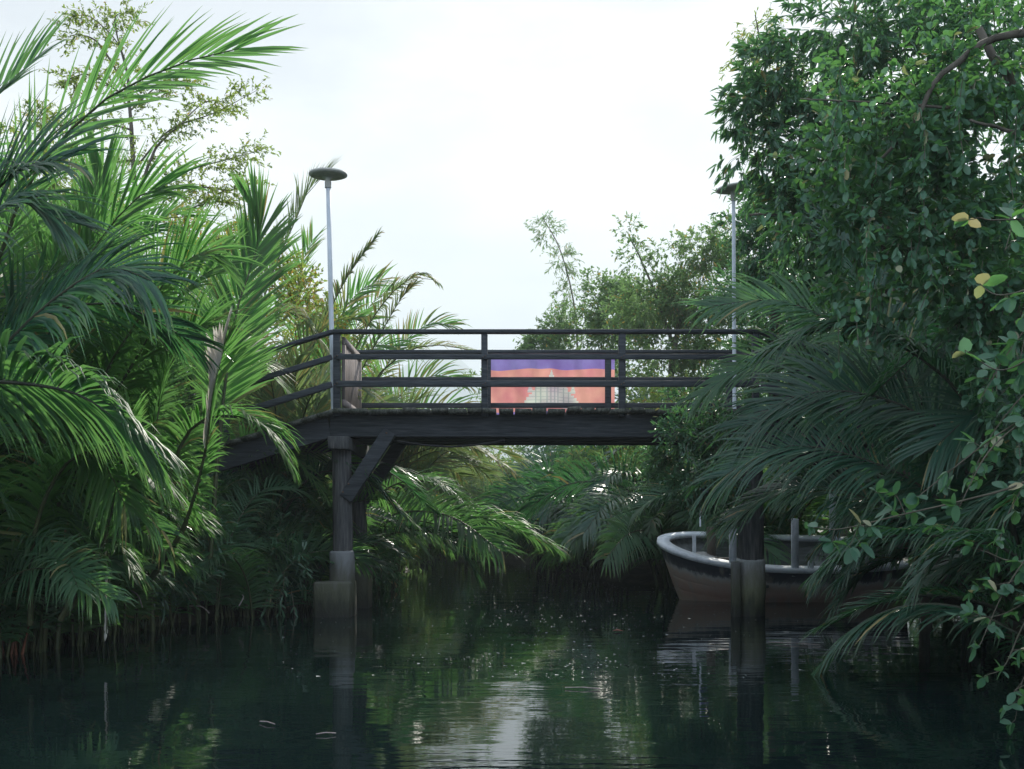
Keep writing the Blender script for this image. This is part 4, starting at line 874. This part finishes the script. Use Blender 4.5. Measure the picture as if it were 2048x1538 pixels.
# thin open tree on the left, against the sky
def cr(b):
    Y = 22
    L = [([at(270, 360, Y), at(262, 300, Y), at(250, 120, Y), at(190, 40, Y), at(140, 30, Y)], .8), ([at(255, 180, Y), at(200, 90, Y), at(160, 70, Y), at(130, 75, Y)], .5), ([at(255, 150, Y), at(230, 40, Y), at(265, 25, Y)], .5),
         ([at(275, 330, Y), at(340, 260, Y), at(430, 225, Y), at(515, 180, Y)], 1.1), ([at(350, 258, Y), at(410, 205, Y + 1), at(460, 205, Y + 1)], .5), ([at(300, 380, Y), at(380, 340, Y), at(450, 320, Y), at(525, 300, Y)], 1.1),
         ([at(330, 400, Y), at(400, 375, Y), at(460, 380, Y), at(515, 360, Y)], 1.0), ([at(330, 440, Y), at(400, 410, Y), at(460, 400, Y)], .6), ([at(265, 260, Y), at(180, 240, Y + 1), at(110, 250, Y + 1), at(60, 220, Y + 1)], 1.1),
         ([at(262, 220, Y), at(320, 170, Y + 1), at(380, 160, Y + 1)], .9), ([at(265, 320, Y), at(170, 330, Y), at(90, 310, Y)], .9), ([at(262, 200, Y), at(180, 150, Y), at(120, 165, Y)], .8)]
    sprays(b, L, 110, .28, 10, .085, .035, rad=.28, droop=.15, spread=.9, sag=.1)
tree('thin_tree', at(275, 1045, 22), 'slender open crowned tree with thin trunk and layered sprays above the left palms', 'tree',
     [([at(282, 1090, 22), at(276, 700, 22), at(272, 420, 22), at(262, 250, 22), at(250, 120, 22)], .10, .02), ([at(274, 400, 22), at(310, 300, 22), at(360, 250, 22)], .04, .015)], cr, 'leaf_light')
def blobs(lst, Y): return [(at(x, y, Y + dy), (rx, ry, rz), n) for x, y, dy, rx, ry, rz, n in lst]
tree('shrub', at(480, 1045, 19.5), 'light green shrub with orange blossom showing above the ramp', 'shrub', [([at(470, 1080, 19.5), at(480, 700, 19.5), at(500, 560, 19.5)], .06, .02)],
     lambda b: crown_blobs(b, blobs([(470, 540, 0, .8, .7, .7, 200), (560, 560, 1, .6, .6, .6, 150), (500, 480, 0, .5, .5, .3, 80), (600, 640, 0, .8, .7, .9, 240), (390, 480, -2, .35, .3, .5, 110)], 19.5), .22, 9, .085, .04, dry=.22), 'leaf_light')
tree('broadleaf_tree', at(250, 1045, 26), 'yellow green bushy tree in full sun behind the left palms', 'tree', [([at(240, 1080, 26), at(250, 700, 26), at(230, 500, 26)], .16, .05)],
     lambda b: crown_blobs(b, blobs([(150, 480, 0, 1.8, 1.5, 1.6, 500), (330, 560, 0, 1.6, 1.5, 1.3, 420), (40, 330, 0, 1.6, 1.2, 1.3, 350), (250, 720, 0, 2, 1.5, 1.5, 350), (430, 640, 0, 1.3, 1.2, 1.2, 260)], 26), .35, 9, .12, .055), 'leaf_light')
tree('broadleaf_tree', at(600, 1045, 29), 'hazy bush with yellow leaves beyond the gate', 'tree', [([at(620, 1080, 29), at(620, 800, 29)], .12, .05)],
     lambda b: crown_blobs(b, blobs([(600, 690, 0, 1.5, 1.3, 1.3, 380), (690, 720, 0, 1.1, 1.2, 1.0, 300), (740, 850, 0, 1.3, 1.2, 1.1, 300), (560, 860, 0, 2, 1.5, 1.4, 300), (850, 960, 3, 1.4, 1.2, 1.1, 300)], 29), .35, 8, .12, .055, dry=.18), 'leaf_light')

# right bank beyond the bridge
tree('bamboo', at(1120, 1045, 40), 'feathery leaning bamboo plume standing clear above the treetops', 'bamboo', [([at(1175, 1080, 40), at(1160, 800, 40), at(1150, 620, 40), at(1120, 500, 40), at(1085, 435, 40)], .05, .012)],
     lambda b: crown_blobs(b, blobs([(1095, 460, 0, .42, .4, .45, 60), (1120, 520, 0, .45, .4, .55, 70), (1125, 590, 0, .35, .4, .5, 60), (1170, 640, 0, .7, .5, .5, 90), (1120, 660, 0, .4, .4, .5, 50)], 40), .4, 8, .17, .035, droop=.5), 'leaf_far')
GR = 'broadleaf trees beyond the bridge on the right'
tree('broadleaf_tree', at(1160, 1045, 36), 'pale hazy tree behind the middle of the top rail', 'tree', [([at(1150, 1080, 36), at(1160, 850, 36), at(1180, 700, 36)], .16, .05)],
     lambda b: crown_blobs(b, blobs([(1170, 710, 0, 1.5, 1.2, 1.1, 800), (1290, 590, 1, 1.0, 1.0, .8, 420), (1130, 770, 0, 1.4, 1.2, 1.0, 500), (1240, 650, 0, 1.3, 1.2, 1.1, 620), (1090, 700, 0, .8, .8, .5, 220), (1210, 600, 0, .9, .8, .7, 260), (1120, 640, 0, .5, .6, .5, 70), (1150, 830, 0, 1.6, 1.3, 1.2, 300), (1090, 930, 0, 1.6, 1.3, 1.2, 260), (965, 760, 4, .5, .5, .8, 50)], 36), .42, 9, .14, .06), 'leaf_far', GR)
tree('broadleaf_tree', at(1340, 1045, 31), 'leafy tree with uneven top left of the right lamp post', 'tree', [([at(1350, 1080, 31), at(1340, 800, 31), at(1360, 620, 31)], .17, .05), ([at(1350, 700, 31), at(1300, 560, 31), at(1262, 480, 31)], .05, .015)],
     lambda b: crown_blobs(b, blobs([(1300, 610, 0, 1.1, 1.0, .8, 480), (1400, 580, 0, 1.3, 1.1, 1.0, 700), (1270, 510, 0, .5, .5, .4, 50), (1255, 460, 0, .3, .3, .2, 18), (1330, 500, 0, .5, .5, .3, 50), (1410, 500, 0, .9, .8, .6, 260), (1460, 570, 0, 1.0, .8, .9, 420), (1450, 470, 0, .6, .6, .5, 120), (1340, 700, 0, 1.5, 1.2, 1.1, 750), (1250, 780, 0, 1.4, 1.2, 1.1, 380), (1440, 680, 0, 1.2, 1.1, 1.2, 350), (1330, 880, 0, 1.6, 1.2, 1.3, 380)], 31), .38, 9, .12, .05, dry=.05), 'leaf_far', GR)
tree('bush', at(1400, 1045, 19.2), 'fine leaved green bush hanging over the boat bow under the right end of the bridge', 'bush', [([at(1440, 1080, 19.4), at(1420, 950, 19.4), at(1400, 900, 19.4)], .07, .03)],
     lambda b: crown_blobs(b, blobs([(1370, 900, 0, .75, .7, .55, 420), (1420, 980, .3, .7, .6, .5, 400), (1340, 960, .5, .5, .5, .5, 220), (1480, 900, 1, .9, .8, .7, 350), (1400, 830, 0, .8, .6, .5, 300), (1460, 780, 0, .7, .6, .6, 260)], 19.4), .22, 10, .085, .035, droop=.35), 'leaf_dark')
tree('bush', at(1300, 1045, 24.5), 'yellowish green bush between the flag and the drooping palms', 'bush', [([at(1300, 1080, 24.5), at(1290, 900, 24.5)], .07, .03)],
     lambda b: crown_blobs(b, blobs([(1290, 900, 0, 1.0, .9, .6, 350), (1370, 830, 1, 1.1, .9, .9, 380), (1180, 900, 4, 1.0, .9, .6, 260)], 24.5), .28, 9, .10, .045), 'leaf_light')
tree('broadleaf_tree', at(1540, 1045, 20), 'dark leafy tree behind the right lamp post', 'tree', [([at(1560, 1080, 20), at(1550, 700, 20), at(1580, 400, 20)], .16, .05)],
     lambda b: crown_blobs(b, blobs([(1530, 620, 0, 1.1, 1.0, 1.0, 450), (1530, 480, 0, .7, .8, .9, 200), (1600, 450, 0, 1.2, 1.1, 1.3, 500), (1560, 760, 0, 1.2, 1.0, 1.0, 450), (1700, 650, 0, 1.6, 1.0, 1.4, 550)], 20), .32, 9, .13, .045, droop=.4), 'leaf_dark', GR)
tree('bamboo', at(1530, 1045, 24), 'wispy pale bamboo tip rising above the dark right crown', 'bamboo', [([at(1600, 1080, 24), at(1570, 500, 24), at(1540, 200, 24), at(1510, 30, 24)], .05, .012)],
     lambda b: crown_blobs(b, blobs([(1515, 60, 0, .45, .4, .45, 60), (1530, 140, 0, .5, .4, .6, 90), (1490, 110, 0, .35, .3, .3, 30), (1570, 200, 0, .5, .4, .5, 90)], 24), .35, 8, .13, .03, droop=.4), 'leaf_light')

# the big drooping leaved tree on the right, in front of the lamp
tree('broadleaf_tree', at(1750, 1045, 13.2), 'dark green tree with long drooping leaves in whorls standing out against the sky', 'tree',
     [([at(1800, 1110, 13.4), at(1790, 700, 13.4), at(1760, 400, 13.3), at(1680, 200, 13.2)], .15, .04), ([at(1790, 500, 13.3), at(1640, 330, 13.1), at(1500, 270, 13)], .07, .015), ([at(1770, 450, 13.3), at(1650, 430, 13.1), at(1500, 430, 13)], .05, .012)],
     lambda b: crown_blobs(b, blobs([(1525, 140, 0, .3, .4, .22, 45), (1515, 215, 0, .28, .4, .28, 50), (1515, 300, 0, .28, .4, .26, 55), (1560, 240, 0, .5, .5, .5, 130), (1590, 365, 0, .36, .5, .32, 100), (1640, 130, 0, .6, .6, .5, 170), (1720, 60, 0, .7, .7, .6, 220), (1640, 300, 0, .7, .6, .6, 260), (1610, 450, 0, .45, .5, .42, 130),
                                     (1800, 150, 0, .9, .7, .8, 330), (1760, 330, .3, .9, .7, .8, 350), (1930, 60, 0, .9, .7, .7, 300), (1950, 300, .3, 1.1, .8, 1.0, 380), (1720, 520, .4, .9, .6, .7, 280), (1620, 530, 1, .5, .5, .4, 110), (1850, 560, .4, 1.1, .7, .9, 330), (2000, 560, .2, 1.0, .7, 1.0, 330)], 13.2), .30, 9, .15, .04, droop=.75, spread=.65, whorl=.45), 'leaf_dark', GR)
tree('broadleaf_tree', (4.6, 13.5), 'light green bushy tree swallowing the right end of the bridge beam', 'tree',
     [([(4.9, 13.5, -.2), (4.6, 13.4, 1.6), (3.6, 13.3, 2.1), (2.5, 13.2, 2.2)], .07, .012)],
     lambda b: crown_blobs(b, blobs([(1375, 865, 0, .30, .3, .22, 110), (1410, 950, 0, .36, .3, .34, 200), (1370, 980, .2, .22, .3, .2, 70), (1440, 850, 0, .4, .35, .3, 180), (1450, 1000, .2, .3, .3, .22, 90)], 13.3), .17, 9, .075, .028, droop=.35), 'leaf_dark', GR)
# round leaved mangrove, nearest on the right
def rc(b):
    crown_blobs(b, blobs([(1760, 330, 0, .55, .5, .55, 110), (1850, 200, 0, .7, .5, .6, 150), (1980, 100, 0, .8, .6, .6, 150), (1700, 430, 0, .45, .4, .45, 80), (1680, 260, .5, .4, .4, .35, 60), (1830, 420, 0, .7, .5, .55, 170), (1960, 320, 0, .8, .6, .7, 190),
                          (1780, 560, .3, .5, .5, .4, 80), (1900, 560, 0, .6, .5, .5, 110), (2040, 480, 0, .7, .5, .8, 160), (1990, 650, 0, .4, .4, .4, 60), (2060, 800, 0, .5, .4, .6, 90)], 9.0), .24, 8, .095, .055, droop=.45, spread=.8, dry=.02, round_=True)
    # hanging leafy strings
    for _ in range(34):
        x = rng.uniform(1640, 2050); y = rng.uniform(120, 620); Yd = rng.uniform(8.2, 9.6); ln_ = rng.uniform(60, 200)
        P = spline([at(x, y, Yd), at(x + rng.uniform(-12, 12), y + ln_ * .5, Yd), at(x + rng.uniform(-25, 10), y + ln_, Yd)], 12); b.tube(P, .0035, 3, 1, cap=False)
        k = int(ln_ / 7); i = rng.integers(0, 12, k); leaves(b, P[i], np.tile([0, 0, -1.0], (k, 1)), .09, .05, .3, 0, .05, .7, True)
tree('round_leaf_tree', at(1980, 1045, 9), 'mangrove tree with rounded leaves and hanging strings of foliage at upper right', 'tree',
     [([at(2200, 1150, 9.2), at(2130, 700, 9.1), at(2080, 300, 9), at(1960, 60, 9)], .12, .03), ([at(2110, 60, 8.7), at(1990, 75, 8.7), at(1920, 120, 8.7), at(1870, 165, 8.7), at(1830, 240, 8.7), at(1760, 320, 8.8)], .035, .012), ([at(2110, 290, 8.6), at(2020, 262, 8.6), at(1940, 240, 8.6)], .025, .01), ([at(1900, 215, 8.7), at(1750, 205, 8.7), at(1600, 198, 8.7)], .012, .005)],
     rc, 'leaf_round')
# near branches with large round leaves reaching into the frame from the right
near = empty('round_leaf_tree', (3.6, 5.4, 0), 'nearest tree at the right edge, large round leaves on long bare twigs', 'tree')
trunk_buf([([(3.9, 5.8, -.2), (3.75, 5.6, 1.5), (3.7, 5.5, 3.2)], .09, .04)]).build('trunk', [M['bark']], near, smooth=True)
def nbranch(lines, nodes, ln=.10, wd=.062, lit=0):
    b = Buf()
    for P, r0 in lines:
        Pp = spline([at(*q) for q in P], 30); b.tube(Pp, np.linspace(r0, r0 * .3, 30), 5, 1, cap=False)
        nn = max(3, int(np.linalg.norm(Pp[-1] - Pp[0]) / .10 * nodes))
        for i in np.linspace(4, 29, nn).astype(int):
            T = nrm(Pp[min(i + 1, 29)] - Pp[i - 1]); o = nrm(np.array([rng.normal(), rng.normal(), rng.normal() * .7])) * .05
            q = Pp[i] + o * rng.uniform(.3, 1.6); b.tube([Pp[i], (Pp[i] + q) / 2, q], .0022, 3, 1, cap=False)
            leaves(b, np.tile(q, (4, 1)), np.tile(T * .4 + o * 8, (4, 1)), ln, wd, .15, 0, .05, .75, True)
    b.build('branch', [M['leaf_round'], M['twig']], near, attrs=True)
nbranch([([(2160, 900, 6.0), (2040, 968, 6.1), (1930, 1000, 6.2), (1800, 1030, 6.3), (1680, 1058, 6.4), (1618, 1052, 6.4)], .008), ([(1810, 1028, 6.3), (1790, 990, 6.3), (1750, 985, 6.3)], .004), ([(1720, 1045, 6.3), (1700, 1090, 6.3)], .003)], .55)
nbranch([([(2180, 760, 5.6), (2060, 830, 5.7), (1980, 880, 5.8), (1890, 950, 5.9), (1840, 990, 5.9)], .007), ([(2060, 830, 5.7), (1980, 900, 5.7), (1930, 990, 5.7), (1900, 1060, 5.8)], .005)], .8)
nbranch([([(2180, 380, 4.6), (2080, 430, 4.6), (1990, 440, 4.6), (1960, 435, 4.6)], .006), ([(2180, 480, 4.7), (2090, 560, 4.7), (2000, 590, 4.7), (1950, 560, 4.8)], .006), ([(2180, 600, 5.0), (2080, 700, 5.0), (2000, 740, 5.1), (1930, 700, 5.1)], .006)], .75, .105, .06)
nbranch([([(2180, 950, 5.8), (2080, 1080, 5.8), (2010, 1180, 5.9), (1960, 1290, 5.9)], .006), ([(2160, 1150, 5.6), (2060, 1230, 5.7), (2010, 1330, 5.8), (1975, 1350, 5.8)], .006), ([(2200, 1000, 5.9), (2060, 1120, 5.9), (1960, 1100, 6.0)], .005), ([(2190, 1300, 5.4), (2090, 1350, 5.4), (2030, 1380, 5.4)], .005)], .8, .085, .05)

nbranch([([(2200, 700, 6.6), (2080, 760, 6.6), (1990, 860, 6.7), (1940, 960, 6.7)], .006), ([(2200, 820, 6.2), (2100, 900, 6.2), (2020, 1020, 6.3), (1990, 1120, 6.3)], .006), ([(2200, 560, 6.0), (2090, 620, 6.0), (2020, 700, 6.1), (1960, 800, 6.2)], .006)], 1.1, .09, .056)
nbranch([([(2200, 1120, 6.4), (2090, 1180, 6.4), (2000, 1230, 6.5), (1900, 1240, 6.6)], .005), ([(2200, 1240, 6.0), (2110, 1290, 6.0), (2050, 1350, 6.1), (2030, 1440, 6.1)], .005), ([(2200, 1060, 6.8), (2060, 1150, 6.8), (1940, 1180, 6.9)], .005)], 1.2, .08, .048)
nbranch([([(2200, 300, 5.4), (2110, 360, 5.4), (2040, 420, 5.5), (2010, 500, 5.5)], .006), ([(2200, 420, 5.2), (2120, 500, 5.2), (2060, 640, 5.3), (2040, 720, 5.3)], .006)], .9, .09, .055)
# taller trees standing back on the right bank: they shade the channel
def tall(b):
    for x, y, h in ((6.5, 23, 5.6), (7.6, 26, 7.2), (6.4, 29, 6.6), (9.5, 24, 7.4), (8.6, 31, 8.0), (5.6, 33, 6.2), (11, 28, 8.2), (5.2, 37, 6.0), (3.6, 41, 5.6)):
        crown_blobs(b, [((x, y, h * .72), (1.7, 1.6, h * .25), 420), ((x - .3, y, h * .42), (1.8, 1.7, h * .25), 330)], .36, 9, .12, .05, sub=10, dry=.04)
tree('broadleaf_tree', (8.0, 28), 'row of tall shade trees set back behind the right bank beyond the lamp', 'tree', [([(8, 28, 0), (8, 28, 3), (7.8, 28, 6)], .2, .06), ([(9.6, 24, 0), (9.5, 24, 5)], .15, .06)], tall, 'leaf_far', GR)
# wood behind the banks that closes the view
def massb(b, xr_, yr_, zt, n):
    for _ in range(n):
        x = rng.uniform(*xr_); y = rng.uniform(*yr_); h = zt * rng.uniform(.55, 1.05)
        crown_blobs(b, [((x, y, h * .55), (2.0, 1.8, h * .5), 230)], .5, 7, .20, .09, sub=7)
for nm, xr_, yr_, zt, n, mt, lab in (('woodland', (-26, -8.5), (14, 40), 6.0, 40, 'leaf_far', 'dense green woodland closing the view behind the left bank'), ('woodland', (7.5, 24), (9, 44), 7.5, 48, 'leaf_dark', 'dense dark woodland closing the view behind the right bank'), ('woodland', (-14, 9), (44, 56), 4.6, 20, 'leaf_far', 'hazy low woodland beyond the canal bend')):
    b = Buf(); massb(b, xr_, yr_, zt, n); tag(b.build(nm, [M[mt], M['twig']], attrs=True), lab, 'woodland', kind='stuff')

def under(b, side, ys, n, zt):
    for _ in range(n):
        y = rng.uniform(*ys); e = xl(y) if side < 0 else xr(y); x = e + side * rng.uniform(-.25, 2.8); h = zt * rng.uniform(.5, 1.1)
        crown_blobs(b, [((x, y, h * .55 + .1), (.8, .8, h * .5), 150)], .28, 8, .15, .035, sub=5, droop=.5)
for side, ys, n, zt, mt, lab in ((-1, (10.8, 21), 80, 1.6, 'leaf_dark', 'tangled dark undergrowth below the left palms'), (-1, (21, 38), 34, 2.4, 'leaf_far', 'leafy undergrowth along the far left bank'),
                             (1, (7.5, 19), 40, 1.9, 'leaf_dark', 'dark undergrowth in the shade behind the boat'), (1, (19, 40), 50, 2.6, 'leaf_far', 'leafy undergrowth along the far right bank')):
    b = Buf(); under(b, side, ys, n, zt); tag(b.build('undergrowth', [M[mt], M['twig']], attrs=True), lab, 'undergrowth', kind='stuff')
b = Buf()
for _ in range(60):
    y = rng.uniform(38.5, 44); x = rng.uniform(-14, 5); crown_blobs(b, [((x, y + 2, 1.3), (1.2, 1, 1.3), 130)], .45, 7, .2, .06, sub=5)
tag(b.build('undergrowth', [M['leaf_far'], M['twig']], attrs=True), 'hazy undergrowth closing the bend of the canal', 'undergrowth', kind='stuff')

b = Buf(); massb(b, (6.3, 10.5), (10.5, 22), 5.2, 26); tag(b.build('woodland', [M['leaf_dark'], M['twig']], attrs=True), 'shaded thicket standing directly behind the right hand palms', 'woodland', kind='stuff')

# dead reddish canes at the left edge and dry sticks leaning out of the shade
rc_ = empty('dead_canes', at(15, 1290, 10.3) * (1, 1, 0), 'clump of reddish dead canes standing in the water at the far left edge', 'canes')
for k in range(14):
    p = at(rng.uniform(-30, 45), 1300, rng.uniform(10.0, 10.6)); p[2] = -.1; h = rng.uniform(.25, .65); d = rng.normal(0, .12, 2)
    b = Buf(); b.tube(spline([p, p + (d[0] * .5, d[1] * .5, h * .55), p + (d[0], d[1], h)], 6), np.linspace(.016, .006, 6), 6); b.build('cane', [M['redstem']], rc_, smooth=True)
for q, lab in ((((255, 1178), (285, 1215), 11.8), 'thin bare dead stick poking out of the shade left of the dark footing'), (((378, 1212), (418, 1226), 12.6), 'thin pale dead stick at the waterline right of the dark footing'), (((485, 1190), (478, 1212), 13.4), 'short curved white dead stick in the shade left of the pier')):
    (a_, c_, Y) = q; b = Buf(); p, r_ = at(*a_, Y), at(*c_, Y - .2); b.tube(spline([p, (p + r_) / 2 + (.03, 0, .03), r_], 8), .007, 5); tag(b.build('dead_stick', [M['gate']]), lab, 'stick')
